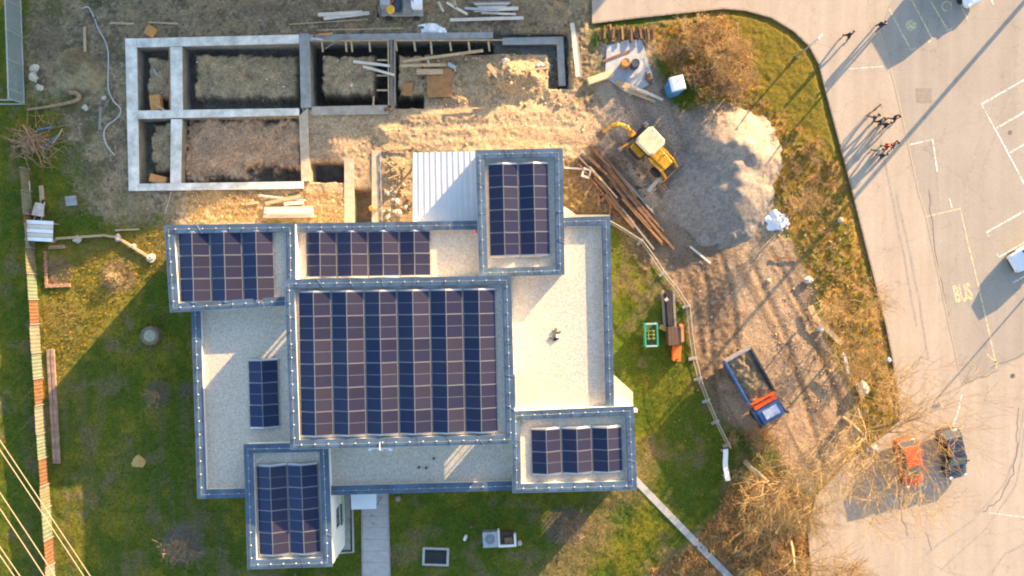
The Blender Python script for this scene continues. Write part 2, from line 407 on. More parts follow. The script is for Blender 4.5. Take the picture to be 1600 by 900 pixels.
    # heaps of dug soil inside the site
    for cx, cy, rx, ry, hh, col in ((800, 118, 62, 40, 1.15, (.34, .235, .135)), (520, 222, 42, 34, .45, (.36, .25, .16)), (345, 225, 55, 30, .3, (.26, .18, .12)), (845, 20, 45, 26, .5, (.22, .16, .1)), (205, 18, 22, 12, .5, (.20, .15, .10)),
                              (430, 20, 80, 18, .25, (.15, .12, .09)), (620, 265, 22, 26, .3, (.27, .19, .1)), (600, 205, 30, 20, .35, (.38, .27, .16)), (700, 155, 50, 14, .25, (.2, .15, .1)), (75, 60, 40, 40, .2, (.12, .09, .06))):
        d = np.hypot((qx - cx) / rx, (qy - cy) / ry) + (n2 - .5) * .7 + (n3 - .5) * .4
        w = sstep(1.0, 0.0, d); h = h + hh * w * (0.7 + .6 * n3); c = mix(c, col, sstep(.0, .35, w) * (0.35 + .5 * n3))
    # bare earth patches in the lawns
    for cx, cy, r, col in ((285, 850, 36, (.13, .105, .085)), (885, 822, 34, (.15, .10, .075)), (185, 432, 30, (.24, .15, .085)), (247, 615, 22, (.11, .085, .06)), (90, 425, 26, (.19, .13, .08)), (290, 610, 14, (.1, .08, .06))):
        d = np.hypot(qx - cx, qy - cy) / r + (n3 - .5) * .5 + (n4 - .5) * .3
        c = mix(c, col, sstep(1.05, .75, d) * .8)
    # flat bed under paving and house
    pv = sstep(-6, 6, np.maximum(sdpoly(qx, qy, PAVE), sdpoly(qx, qy, LOT)) + 8)
    far = np.maximum(np.abs(x) - 60, np.abs(y) - 40); fw = sstep(0, 30, far)
    h = h * (1 - fw)
    h = h * (1 - pv) - 0.14 * pv
    return h, c

hz, cz = hills(QX, QY)
V = np.stack([GX, GY, hz], -1).reshape(-1, 3)
ny, nx = GX.shape
ii = (np.arange(ny - 1)[:, None] * nx + np.arange(nx - 1)[None]).ravel()
F = np.stack([ii, ii + 1, ii + nx + 1, ii + nx], 1)
M_GROUND = attr_mat('soil_and_grass', 0.96, 7.0, 0.38, 0.55, 11.0, 0.06)
ground = np_mesh('ground', V, F, M_GROUND, cz.reshape(-1, 3), smooth=False)
tag(ground, kind='structure')
def hgt(px, py):
    h, _ = hills(np.array([[float(px)]]), np.array([[float(py)]])); return float(h[0, 0])
_gh = hz
def gz(px, py):
    """ground height by nearest grid vertex"""
    x, y = (px - 800) / PX, (450 - py) / PX
    i = int(np.clip(np.searchsorted(gx, x), 0, len(gx) - 1)); j = int(np.clip(np.searchsorted(gy, y), 0, len(gy) - 1))
    return float(_gh[j, i])
def G(px, py, dz=0.0):
    x, y = (px - 800) / PX, (450 - py) / PX
    return Vector((x, y, gz(px, py) + dz))

# ------------------------------------------------------------------ paving
M_PAVE = asphalt_mat('worn_pavement', (0.325, 0.272, 0.220), (0.405, 0.340, 0.276))
M_LOT = asphalt_mat('worn_asphalt', (0.268, 0.236, 0.202), (0.335, 0.294, 0.250))
M_KERB = mat('kerb_concrete', (0.26, 0.22, 0.18), 0.9, 0.25, 4, 0.2)
mb = MB(); mb.prism(pp(PAVE), -0.1, 0.03); pave = tag(mb.build('pavement', M_PAVE), kind='structure')
mb = MB(); mb.prism(pp(LOT), -0.1, 0.034); lot = tag(mb.build('parking_lot', M_LOT), kind='structure')
def strip(pts, w, z, h=0.004):
    """flat ribbon along a polyline"""
    mb = MB(); pts = [Vector((p[0], p[1], 0)) for p in pts]; L = []; R = []
    for i, p in enumerate(pts):
        d = pts[min(i + 1, len(pts) - 1)] - pts[max(0, i - 1)]; d.normalize(); n = Vector((-d.y, d.x, 0)) * w / 2
        L.append(p + n); R.append(p - n)
    for i in range(len(pts) - 1):
        q = [L[i], R[i], R[i + 1], L[i + 1]]
        mb.add([(v.x, v.y, z) for v in q] + [(v.x, v.y, z + h) for v in q], [(3, 2, 1, 0), (4, 5, 6, 7), (0, 1, 5, 4), (2, 3, 7, 6)] + ([(3, 0, 4, 7)] if i == 0 else []) + ([(1, 2, 6, 5)] if i == len(pts) - 2 else []))
    return mb
kerb_pts = pp(EDGE)
for a, b in zip(kerb_pts[:-1], kerb_pts[1:]):
    a, b = Vector(a), Vector(b); n = max(1, round((b - a).length / 1.2))
    for k in range(n):
        p, q = a.lerp(b, (k + .01) / n), a.lerp(b, (k + .985) / n)
        mb = strip([p, q], 0.14, -0.08, 0.17); mb.build('kerb_stone', M_KERB, pave)

def paint_mat(name, col, lo=0.45):
    """road paint worn through to the asphalt in flecks"""
    m = bpy.data.materials.new(name); m.use_nodes = True
    N = m.node_tree.nodes; L = m.node_tree.links; b = N['Principled BSDF']
    tc = N.new('ShaderNodeTexCoord'); n = N.new('ShaderNodeTexNoise'); n.inputs['Scale'].default_value = 6; n.inputs['Detail'].default_value = 6
    L.new(tc.outputs['Object'], n.inputs['Vector'])
    r = N.new('ShaderNodeValToRGB'); r.color_ramp.elements[0].position = 0.38; r.color_ramp.elements[0].color = (0.30, 0.27, 0.23, 1)
    r.color_ramp.elements[1].position = 0.58; r.color_ramp.elements[1].color = (*col, 1)
    L.new(n.outputs['Fac'], r.inputs['Fac']); L.new(r.outputs['Color'], b.inputs['Base Color']); b.inputs['Roughness'].default_value = 0.8
    return m
M_WHITE_L = paint_mat('worn_white_paint', (0.68, 0.66, 0.62))
M_YEL_L = paint_mat('worn_yellow_paint', (0.62, 0.50, 0.26))
M_TAN_L = paint_mat('faded_tan_joint', (0.42, 0.31, 0.20))
for pts, w, m in (
    ([(1389, 14), (1406, 47), (1423, 78), (1430, 76)], .13, M_YEL_L), ([(1422, -4), (1457, 62), (1450, 66)], .13, M_YEL_L), ([(1450, -4), (1481, 48), (1486, 45)], .13, M_YEL_L), ([(1494, -4), (1512, 31)], .12, M_YEL_L),
    ([(1444, 339), (1500, 326), (1512, 380), (1528, 445), (1545, 520), (1557, 575)], .12, M_YEL_L), ([(1483, 310), (1487, 325)], .09, M_WHITE_L),
    ([(1540, 552), (1562, 572)], .10, M_YEL_L),
    ([(1422, 226), (1457, 218), (1464, 268)], .12, M_WHITE_L), ([(1700, 68), (1533, 163), (1567, 225), (1597, 282), (1620, 326)], .14, M_WHITE_L), ([(1557, 200), (1700, 118)], .13, M_WHITE_L), ([(1577, 239), (1700, 169)], .13, M_WHITE_L),
    ([(1700, 274), (1541, 363), (1545, 370)], .13, M_WHITE_L), ([(1700, 322), (1560, 402), (1557, 396)], .13, M_WHITE_L), ([(1582, 442), (1700, 376)], .12, M_WHITE_L), ([(1545, -10), (1552, 8)], .10, M_WHITE_L)):
    strip(pp(pts), w, 0.0372, 0.002).build('marking_line', m, lot)
strip(pp([(1503, 616), (1496, 645), (1487, 672)]), .16, 0.0335, 0.002).build('marking_line', M_WHITE_L, pave)
strip(pp([(1480, 672), (1494, 674)]), .22, 0.0337, 0.002).build('marking_line', M_WHITE_L, pave)
strip(pp([(1545, 801), (1600, 808)]), .07, 0.0335, 0.002).build('marking_line', M_WHITE_L, pave)
strip(pp([(1325, 108), (1380, 104)]), .07, 0.0335, 0.002).build('marking_line', M_WHITE_L, pave)
strip(pp(DIV[1:]), .13, 0.0372, 0.003).build('joint_strip', M_TAN_L, pave)
M_CRACK = mat('dark_crack', (0.10, 0.09, 0.08), 1, .3, 6)
M_PATCH = mat('asphalt_patch', (0.235, 0.205, 0.165), .95, .15, 5, .2)
rr = random.Random(3)
def wob(pts, a=2.0, n=5):
    out = []
    for p, q in zip(pts[:-1], pts[1:]):
        for k in range(n):
            t = k / n; out.append((p[0] + (q[0] - p[0]) * t + rr.uniform(-a, a), p[1] + (q[1] - p[1]) * t + rr.uniform(-a, a)))
    return out + [pts[-1]]
for pts, w, par, z in (([(1452, 297), (1455, 345), (1461, 400), (1476, 470), (1484, 505)], .05, lot, .0372), ([(1545, 576), (1575, 562), (1640, 536)], .06, pave, .0335), ([(1506, 600), (1560, 578)], .05, pave, .0335),
                 ([(1404, 700), (1402, 770), (1408, 800), (1418, 838)], .05, pave, .0335), ([(1590, 690), (1582, 740), (1562, 780), (1535, 800)], .07, pave, .0335), ([(1447, 832), (1456, 860)], .04, pave, .0335), ([(1590, 640), (1588, 690)], .05, pave, .0335)):
    strip(pp(wob(pts)), w, z, 0.002).build('crack', M_CRACK, par)
M_MARK = mat('tyre_smear', (.285, .250, .215), .95, .2, 3)
for pts, w, par, z in (([(1600, 92), (1568, 130), (1535, 205), (1510, 290), (1505, 360)], .16, lot, .0362), ([(1600, 120), (1580, 150), (1550, 222), (1527, 300)], .16, lot, .0362), ([(1480, 190), (1464, 250), (1466, 320)], .12, lot, .0362),
                 ([(1600, 640), (1590, 700), (1570, 755), (1520, 812), (1440, 870)], .16, pave, .0322), ([(1600, 850), (1570, 865), (1545, 900)], .18, pave, .0322), ([(1600, 668), (1596, 712), (1586, 760), (1540, 826), (1470, 890)], .14, pave, .0322), ([(1400, 300), (1418, 380), (1436, 470), (1450, 560)], .20, pave, .0322), ([(1376, 220), (1392, 300), (1412, 400), (1432, 510)], .18, pave, .0322)):
    strip(pp(wob(pts, .6, 6)), w, z, 0.0015).build('tyre_mark', M_MARK, par)
mb = MB(); q = pp([(1430, 138), (1455, 138), (1456, 161), (1432, 161)]); mb.prism(q, 0.02, 0.0385); mb.build('tarmac_patch', M_PATCH, lot)
M_IRON = mat('iron_cover', (0.12, .11, .10), .6, .3, 12, .3, metal=.5)
for x, y, par in ((1582, 587, pave), (1578, 207, lot), (1412, 785, pave)):
    mb = MB(); c = P(x, y); mb.cyl((c.x, c.y, 0.032), .20, 0.02, 14); mb.build('manhole_cover', M_IRON, par)
for x, y, inner in ((1423, 40, .30), (1479, 10, .28)):
    mb = MB(); c = P(x, y); n = 24; r0, r1 = (.34, .47)
    for k in range(n):
        a, b2 = 2 * math.pi * k / n, 2 * math.pi * (k + 1) / n
        mb.add([(c.x + r * math.cos(t), c.y + r * math.sin(t), z) for z in (.0372, .0392) for r, t in ((r0, a), (r1, a), (r1, b2), (r0, b2))],
               [(4, 5, 6, 7), (3, 2, 1, 0), (1, 2, 6, 5), (3, 0, 4, 7)])
    mb.box((c.x - .05, c.y + .08, .0382), (.34, .10, .002), .5); mb.box((c.x + .04, c.y - .10, .0382), (.26, .10, .002), -.7); mb.cyl((c.x + .08, c.y + .12, .0382), .09, .002, 10)
    if x == 1423: mb.cyl((c.x, c.y, .0379), .33, .002, 20)
    mb.build('marking_disc', M_YEL_L, lot)
fc = bpy.data.curves.new('bus_text', 'FONT'); fc.body = 'BUS'; fc.size = 1.0; fc.extrude = 0.001; fc.offset = 0.03; fc.align_x = 'CENTER'; fc.align_y = 'CENTER'
fo = bpy.data.objects.new('bus_text', fc); COL.objects.link(fo)
me = bpy.data.meshes.new_from_object(fo.evaluated_get(bpy.context.evaluated_depsgraph_get()))
bpy.data.objects.remove(fo)
me.transform(Matrix.Diagonal((0.92, 2.05, 1, 1))); me.materials.append(M_YEL_L)
bt = bpy.data.objects.new('marking_text', me); COL.objects.link(bt); bt.parent = lot
bt.location = P(1504, 459) + Vector((0, 0, .0384)); bt.rotation_euler = (0, 0, math.radians(12))

# ------------------------------------------------------------------ main building
LOW, MED, TOP = 3.85, 4.5, 6.4
DEP = 0.45
M_WALL = mat('white_render', (0.72, 0.69, 0.64), .85, .06, 1.2, .08)
M_CAP = mat('blue_grey_sheet_metal', (0.070, 0.115, 0.175), .5, .30, .8, .05, 2.0, metal=.3)
M_GRAV = mat('roof_gravel', (0.425, 0.38, 0.315), .95, .18, 5.5, .9, 13.0, col2=(0.49, .44, .37), detail=9)
M_UPST = mat('pale_membrane', (0.60, .57, .53), .8, .1, 2)
M_ALU = mat('aluminium', (0.42, .42, .42), .35, .08, 5, metal=.7)
M_CLIP = mat('clip_plastic', (0.45, .45, .46), .6, .1, 5)
M_PANE = glass_mat('window_glass', (.96, .975, .97), .05)
M_FRAME = mat('window_frame_grey', (0.16, .17, .19), .5, .1, 4)
base = P(640, 570); base.z = 0
bld = thing('flat_roof_building', base, 0, 'white flat-roofed building with stepped gravel roofs, blue-grey parapets and solar panels', 'building')
def b2(px, py, z): v = P(px, py, z) - base; return Vector((v.x, v.y))
def wall(mb, a, b, z0, z1, th, opens=()):
    """straight wall from a to b with rectangular openings (t0,t1,za,zb); th to the left of a>b"""
    d = (b - a); L = d.length; u = d / L; n = Vector((-u.y, u.x))
    def seg(t0, t1, za, zb):
        p, q = a + u * t0, a + u * t1
        mb.prism([tuple(p), tuple(q), tuple(q + n * th), tuple(p + n * th)], za, zb)
    t = 0.0
    for t0, t1, za, zb in sorted(opens):
        if t0 > t: seg(t, t0, z0, z1)
        seg(t0, t1, z0, za); seg(t0, t1, zb, z1); t = t1
    seg(t, L, z0, z1)
def window(parent, a, b, t0, t1, za, zb, th, setback=.12):
    d = (b - a).normalized(); n = Vector((-d.y, d.x)); rz = math.atan2(d.y, d.x)
    c = a + d * (t0 + t1) / 2 + n * setback; w = t1 - t0; h = zb - za
    f = MB()
    for sx in (-1, 1): f.box((c.x + d.x * sx * (w / 2 - .035), c.y + d.y * sx * (w / 2 - .035), (za + zb) / 2), (.07, .08, h - .004), rz)
    for z in (za + .037, zb - .037): f.box((c.x, c.y, z), (w - .14, .08, .07), rz)
    f.box((c.x, c.y, (za + zb) / 2), (.05, .07, h - .15), rz)
    fo = f.build('window', M_FRAME, parent)
    g = MB(); g.box((c.x, c.y, (za + zb) / 2), (w - .12, .012, h - .12), rz); g.build('pane', M_PANE, fo)
    s = MB(); cc = c - n * (setback + .06); s.box((cc.x, cc.y, za - .03), (w + .1, .22, .04), rz); s.build('sill', M_CAP, fo)
def wing(poly, z, caps, opens={}, name='wing', wallz=0.0, th=.40):
    """one block: outer walls, gravel roof, parapet caps on the listed sides"""
    pts = [b2(x, y, z) for x, y in poly][::-1]          # counter-clockwise
    n = len(pts)
    side = lambda k: (n - 2 - k) % n                     # index in poly order -> ccw order
    mb = MB()
    for i in range(n):
        a, b = pts[i], pts[(i + 1) % n]
        capd = any(side(k) == i for k in caps)
        ops = [o for k, v in opens.items() if side(k) == i for o in v]
        # the sides of a block that carry no parapet stop at roof level
        u = (b - a).normalized()
        e0 = th
        wall(mb, a + u * e0 * 0.999, b, wallz, (z - .04) if capd else (z - DEP - .06), th, [(o[0] - e0, o[1] - e0, o[2], o[3]) for o in ops])
    w = mb.build(name, M_WALL, bld)
    for i in range(n):
        a, b = pts[i], pts[(i + 1) % n]
        for k, v in opens.items():
            if side(k) == i:
                for o in v: window(w, a, b, *o, th)
    # gravel sheet
    c = sum(pts, Vector((0, 0))) / n
    mb = MB(); ins = []
    for i in range(n):
        p0, p1, p2 = pts[i - 1], pts[i], pts[(i + 1) % n]
        d1, d2 = (p1 - p0).normalized(), (p2 - p1).normalized(); n1, n2 = Vector((-d1.y, d1.x)), Vector((-d2.y, d2.x))
        bis = (n1 + n2) / (1 + n1.dot(n2)); ins.append((p1 + bis * .03, p1 + bis))
    mb.prism([tuple(q[0]) for q in ins], z - DEP - .05, z - DEP)
    mb.build('roof_gravel', M_GRAV, w)
    # parapet caps and membrane upstand, one per side
    cw = .64
    for k in caps:
        i = side(k); a, b = pts[i], pts[(i + 1) % n]
        d = (b - a); L = d.length; u = d / L; nn = Vector((-u.y, u.x))
        prv = (i - 1) % n; nxt = (i + 1) % n
        hasp = any(side(q) == prv for q in caps); hasn = any(side(q) == nxt for q in caps)
        ba, bb = ins[i][1] - pts[i], ins[(i + 1) % n][1] - pts[(i + 1) % n]
        def at(p, bis, has, off): return p + (bis if has else nn) * off
        A0, A1 = at(a, ba, hasp, -.07), at(a, ba, hasp, cw); B0, B1 = at(b, bb, hasn, -.07), at(b, bb, hasn, cw)
        mc = MB()
        nseg = max(1, round(L / 2.4))
        for s in range(nseg):                            # folded sheets with a standing seam between them
            t0, t1 = s / nseg, (s + 1) / nseg
            p0, p1, q1, q0 = A0.lerp(B0, t0), A0.lerp(B0, t1), A1.lerp(B1, t1), A1.lerp(B1, t0)
            zo, zi = z + .03, z - .01
            mc.add([(p0.x, p0.y, z - .16), (p1.x, p1.y, z - .16), (p1.x, p1.y, zo), (p0.x, p0.y, zo), (q0.x, q0.y, zi), (q1.x, q1.y, zi), (q1.x, q1.y, z - .12), (q0.x, q0.y, z - .12)],
                   [(0, 1, 2, 3), (3, 2, 5, 4), (4, 5, 6, 7)])
            if s: 
                e = u * .02
                mc.add([(p0.x - e.x, p0.y - e.y, zo), (p0.x + e.x, p0.y + e.y, zo), (q0.x + e.x, q0.y + e.y, zi), (q0.x - e.x, q0.y - e.y, zi), (p0.x, p0.y, zo + .03), (q0.x, q0.y, zi + .03)],
                       [(0, 4, 5, 3), (4, 1, 2, 5), (0, 1, 4), (3, 5, 2)])
        cp = mc.build('parapet_cap', M_CAP, w)
        mu = MB(); C0, C1 = at(a, ba, hasp, cw - .09), at(b, bb, hasn, cw - .09); D0, D1 = at(a, ba, hasp, cw - .03), at(b, bb, hasn, cw - .03); E0, E1 = at(a, ba, hasp, th - .01), at(b, bb, hasn, th - .01)
        mu.add([(E0.x, E0.y, z - .03), (E1.x, E1.y, z - .03), (D1.x, D1.y, z - .03), (D0.x, D0.y, z - .03), (E0.x, E0.y, z - DEP - .02), (E1.x, E1.y, z - DEP - .02), (D1.x, D1.y, z - DEP - .02), (D0.x, D0.y, z - DEP - .02)],
               [(0, 1, 2, 3), (3, 2, 6, 7), (0, 3, 7, 4), (1, 5, 6, 2)])
        mu.build('upstand', M_UPST, w)
        # lightning wire on clips
        wr = MB(); m0, m1 = A0.lerp(A1, .5), B0.lerp(B1, .5); nc = max(2, round((m1 - m0).length / 1.05))
        wr.tube([(m0.x, m0.y, z + .10), (m1.x, m1.y, z + .10)], .014, 5, 1)
        for s in range(nc):
            q = m0.lerp(m1, (s + .5) / nc); wr.box((q.x, q.y, z + .06), (.10, .10, .08), math.atan2(u.y, u.x) + .78, m=0, top=.6)
        wr.build('lightning_wire', [M_CLIP, M_ALU], w)
    return w
# corners in photo pixels at parapet height, clockwise from top left; sides: 0 = first to second corner ...
wing([(258, 353), (459, 350), (461, 475), (267, 487)], MED, [0, 1, 2, 3], {0: [(1.5, 3.4, 1.0, 2.6), (5, 6.9, 1.0, 2.6)], 3: [(2, 3.6, 1, 2.6)]})
wing([(452, 350.5), (752, 346), (754, 441), (452, 444)], LOW, [0], {0: [(8.2, 9.7, .9, 2.5)]})
wing([(744, 236), (878, 233), (881, 428), (750, 432)], MED, [0, 1, 2, 3], {0: [(2, 4.6, .9, 2.6)], 1: [(2, 4, .9, 2.6)]})
wing([(872, 341.5), (952, 339), (959, 646), (799, 648), (794, 425), (874, 424)], LOW, [0, 1], {1: [(2, 4.2, .9, 2.5), (6, 8.2, .9, 2.5), (10, 12.2, .9, 2.5)]})
wing([(800, 644), (989, 636), (994, 764), (802, 769)], MED, [0, 1, 2, 3], {1: [(1.8, 4.6, .9, 2.5)], 2: [(2, 4, .9, 2.5), (5.5, 7.5, .9, 2.5)]})
wing([(506, 699), (803, 693), (804, 764.5), (507, 772.5)], LOW, [2], {2: [(1.2, 3.4, .9, 2.5), (4.6, 6.8, .9, 2.5), (8.6, 10.8, .2, 2.5)]})
wing([(382, 696), (511, 693), (518, 884), (388, 888)], MED, [0, 1, 2, 3], {1: [(2.2, 3.9, 1.3, 2.6), (5.2, 6.9, 1.3, 2.6)], 2: [(1.5, 4.5, .9, 2.5)]})
wing([(300, 482), (452, 476), (462, 702), (384, 706), (385, 776), (310, 778)], LOW, [4, 5], {5: [(3, 5.2, .9, 2.5), (8, 10.2, .9, 2.5)]})
# the hall: clerestory windows on all four sides let the low sun through
mw = [b2(x, y, TOP) for x, y in ((446, 438), (797, 432), (804, 692), (455, 701))]
def tpx(side, f): return f * (mw[(side + 1) % 4] - mw[side]).length
def rev(side, f0, f1, za, zb):
    L = (mw[(side + 1) % 4] - mw[side]).length; return ((1 - f1) * L, (1 - f0) * L, za, zb)
wing([(446, 438), (797, 432), (804, 692), (455, 701)], TOP, [0, 1, 2, 3],
     {0: [rev(0, .105, .225, 4.05, 5.35)], 1: [rev(1, .62, .82, 3.85, 5.35)], 2: [rev(2, .09, .22, 3.47, 4.8)], 3: [rev(3, .72, .82, 3.47, 4.7)]}, name='hall', wallz=2.4)
M_GREEN = mat('green_paint', (0.16, .42, .06), .7, .15, 3); M_CREAMP = mat('cream_render', (.62, .52, .36), .85, .12, 2)
# coloured base band on the entrance wall
a, b = b2(511, 693, MED), b2(518, 884, MED)
d = (b - a).normalized(); nrm = Vector((-d.y, d.x)); nrm = nrm if nrm.x > 0 else -nrm
for off, zz, hh, ln, m in ((.02, .45, .16, (3.9, 7.7), M_GREEN), (.025, .85, .34, (4.0, 7.9), M_CREAMP), (.05, .15, .3, (3.9, 8.6), M_UPST)):
    p, q = a + d * ln[0] + nrm * off, a + d * ln[1] + nrm * off
    mb = MB(); mb.prism([tuple(p - nrm * .04), tuple(q - nrm * .04), tuple(q), tuple(p)], zz - hh / 2, zz + hh / 2); mb.build('wall_band', m, bld)
# rain outlets and antenna bracket
mb = MB()
for px, py, z in ((666, 731, LOW), (678, 716, LOW), (655, 730, LOW)):
    q = b2(px, py, z - DEP); mb.cyl((q.x, q.y, z - DEP + .06), .10, .12, 10)
mb.build('roof_outlet', mat('outlet_dark', (.05, .05, .05), .6), bld)
q = b2(594, 702, TOP - .1); mb = MB()
mb.box((q.x, q.y, TOP - .35), (1.6, .07, .07)); mb.box((q.x, q.y + .3, TOP + .08), (.06, .6, .05))
for dx in (-.85, 0, .75): mb.box((q.x + dx, q.y - .10, TOP - .45), (.28, .18, .14))
mb.build('lightning_bracket', mat('white_steel', (.75, .75, .75), .5, .1), bld)
# folded paper-like rag and marks on the eastern roof
q = b2(866, 523, LOW - DEP); mb = MB(); rr = random.Random(5)
for k in range(7):
    mb.box((q.x + rr.uniform(-.3, .3), q.y + rr.uniform(-.5, .5), LOW - DEP + .05), (rr.uniform(.2, .6), .12, .1), rr.uniform(0, 3), m=0)
mb.box((q.x + .25, q.y - .1, LOW - DEP + .1), (.22, .22, .2), m=1)
fb = mb.build('roof_vent_debris', [mat('dull_olive', (.10, .11, .08), .9), mat('white_steel', (.75, .75, .75), .5)], None, off=None)
fb.location = base; tag(fb, 'small dark debris heap with a white block on the bright eastern gravel roof', 'debris')
q = b2(742, 362, LOW - DEP); mb = MB(); mb.box((0, 0, .1), (.22, .5, .2), .3, top=.7); rg = mb.build('pink_bag', mat('pink_cloth', (.75, .32, .38), .8, .2), bevel=.03)
rg.location = base + Vector((q.x, q.y, LOW - DEP)); tag(rg, 'small pink bag lying in the corner of the northern gravel roof', 'bag')

# ------------------------------------------------------------------ solar arrays
M_CELL = mat('solar_cells', (0.0002, .003, .015), .16, .25, .9, col2=(.0003, .004, .020), spec=.7)
M_PVF = mat('panel_frame', (.30, .30, .31), .4, .1, 4, metal=.4)
def dusty(m):
    """thin dust film on the glass: a share of pale diffuse"""
    N = m.node_tree.nodes; L = m.node_tree.links; b = N['Principled BSDF']; out = N['Material Output']
    d = N.new('ShaderNodeBsdfDiffuse'); d.inputs[0].default_value = (.42, .33, .24, 1)
    n = N.new('ShaderNodeTexNoise'); n.inputs['Scale'].default_value = 1.3; n.inputs['Detail'].default_value = 4
    oi = N.new('ShaderNodeObjectInfo'); mr = N.new('ShaderNodeMapRange')
    mr.inputs[3].default_value = .045; mr.inputs[4].default_value = .075; L.new(oi.outputs['Random'], mr.inputs[0])
    x = N.new('ShaderNodeMixShader'); L.new(mr.outputs[0], x.inputs[0]); L.new(b.outputs[0], x.inputs[1]); L.new(d.outputs[0], x.inputs[2]); L.new(x.outputs[0], out.inputs[0])
dusty(M_CELL)
M_CELL.node_tree.nodes['Principled BSDF'].inputs['Specular Tint'].default_value = (.10, .38, 1.0, 1)   # blue anti-reflective coating
def panel_mesh():
    w, l, t, fr = 1.0, 1.0, .035, .013
    mb = MB()
    mb.box((0, 0, -t / 2), (w, l, t), m=0)
    for sy in (-1, 1):                                    # two half-cut cell fields either side of the centre bar
        mb.box((0, sy * (l / 4 - .0035), .002), (w - 2 * fr * 1.3, l / 2 - fr - .007, .004), m=1)
    o = mb.build('panel', [M_PVF, M_CELL]); me = o.data; bpy.data.objects.remove(o); return me
PM = panel_mesh()
TILT = math.radians(18)
def array(quad, nc, nr, zr, label):
    zc = zr - DEP + .30
    c = [P(x, y, zc) for x, y in quad]
    ctr = sum(c, Vector()) / 4
    root = thing('solar_array', (ctr.x, ctr.y, zr - DEP), 0, label, 'solar array', 'solar arrays on the flat roofs')
    def bil(u, v): return c[0].lerp(c[1], u).lerp(c[3].lerp(c[2], u), v) - Vector((ctr.x, ctr.y, 0))
    np_ = nc // 2; W = (c[1] - c[0]).length; L = (c[3] - c[0]).length
    pitch = W / np_; vg = .07 if np_ > 1 else .0; pw = (pitch - vg) / 2; ph = L / nr
    ex = (c[1] - c[0]).normalized(); rz = math.atan2(ex.y, ex.x)
    rise = pw * math.tan(TILT)
    for i in range(np_):
        for s in (0, 1):
            for j in range(nr):
                off = (pitch * i + vg / 2 * (1 if np_ > 1 else 0) + pw * (s + .5)) / W
                o = bpy.data.objects.new('panel', PM); COL.objects.link(o); o.parent = root
                p = bil(off, (j + .5) / nr); o.location = (p.x, p.y, .16 + rise / 2)
                o.rotation_euler = Matrix.Rotation(rz, 3, 'Z').to_4x4().to_3x3().__matmul__(Matrix.Rotation(-TILT if s == 0 else TILT, 3, 'Y')).to_euler()
                o.scale = (pw / math.cos(TILT) - .022, ph - .035, 1)
        for v, sg in ((0, -1), (1, 1)):                   # sheet-metal wind deflector closing each end of the tent
            a, b = bil((pitch * i + vg / 2) / W, v), bil((pitch * (i + 1) - vg / 2) / W, v)
            m_ = (a + b) / 2; e = (c[0] - c[3]).normalized() * (-sg * .10)
            mb = MB(); zz = .06
            tri = [Vector((a.x, a.y, zz + .02)), Vector((b.x, b.y, zz + .02)), Vector((b.x, b.y, zz + .10)), Vector((m_.x, m_.y, zz + .06 + rise)), Vector((a.x, a.y, zz + .10))]
            bk = [q + Vector((e.x, e.y, 0)) * (1.0 if k in (2, 3, 4) else 1.6) - Vector((0, 0, .03 if k in (2, 3, 4) else 0)) for k, q in enumerate(tri)]
            mb.loft([tri, bk] if sg > 0 else [bk, tri]); mb.build('end_plate', M_ALU, root)
    for k in range(nr + 1):                               # rails on ballast under the tents
        a, b = bil(-.004, min(max(k / nr, .02), .98)), bil(1.004, min(max(k / nr, .02), .98))
        mb = MB(); mb.tube([(a.x, a.y, .04), (b.x, b.y, .04)], .035, 4); mb.build('rail', M_ALU, root)
array([(465, 457), (774, 452.5), (778.5, 674), (469, 681)], 12, 6, TOP, 'largest solar array, dark blue and grey panels on the raised hall roof')
array([(277, 364), (426, 361), (429.5, 469), (280, 472)], 6, 3, MED, 'six-column solar array on the top-left block roof beside the foundation site')
array([(476, 363), (672, 361), (673.5, 430), (477.5, 433)], 8, 2, LOW, 'eight-column two-row solar array on the narrow roof north of the hall')
array([(762, 257), (857, 255), (860.5, 397), (765, 400)], 4, 4, MED, 'four-column solar array on the block beside the white canopy')
array([(387, 564), (433, 562.5), (436, 666), (389.5, 668)], 2, 3, LOW, 'small two-column solar array on the shaded gravel roof west of the hall')
array([(399, 729), (496, 725.5), (501, 863), (404, 867)], 4, 4, MED, 'all-blue shaded solar array on the bottom-left block roof')
array([(829, 671.5), (972, 667.5), (974.5, 735.5), (831, 741)], 6, 2, MED, 'two-row solar array on the bottom-right block roof')

# ------------------------------------------------------------------ canopies, paths, plinths around the house
M_SHEET = mat('white_corrugated_steel', (.52, .53, .55), .5, .05, 1.0, metal=.1)
M_CONC = mat('pale_concrete', (.44, .43, .40), .9, .22, 1.6, .25, 9, col2=(.54, .52, .48))
M_CONCG = mat('grey_concrete', (.27, .27, .26), .9, .22, 1.6, .25, 9)
M_SLAB = mat('path_slab', (.36, .35, .34), .9, .12, 2.5, .15)
M_WOOD = mat('sawn_timber', (.36, .25, .14), .8, .25, 2.5, .2, 10, col2=(.46, .33, .19), stretch=(1, 6, 6))
M_PALE = mat('bleached_board', (.56, .50, .42), .8, .18, 2.5, .15, 10, stretch=(1, 6, 6))
M_RUSTW = mat('rusty_brown_timber', (.125, .066, .036), .85, .4, 2.0, .3, 8, col2=(.20, .11, .058), stretch=(1, 5, 5))
M_GREYW = mat('weathered_grey_timber', (.24, .215, .19), .85, .25, 2.5, .2, 9, stretch=(1, 6, 6))
M_OSB = mat('orange_formply', (.50, .235, .07), .7, .15, 2.5)
M_OSB2 = mat('brown_formply', (.30, .145, .055), .75, .25, 2.0)
M_STEEL = mat('galvanised_steel', (.42, .43, .44), .45, .15, 4, metal=.6)
M_DARK = mat('dark_rubber', (.025, .025, .027), .8, .2, 6)
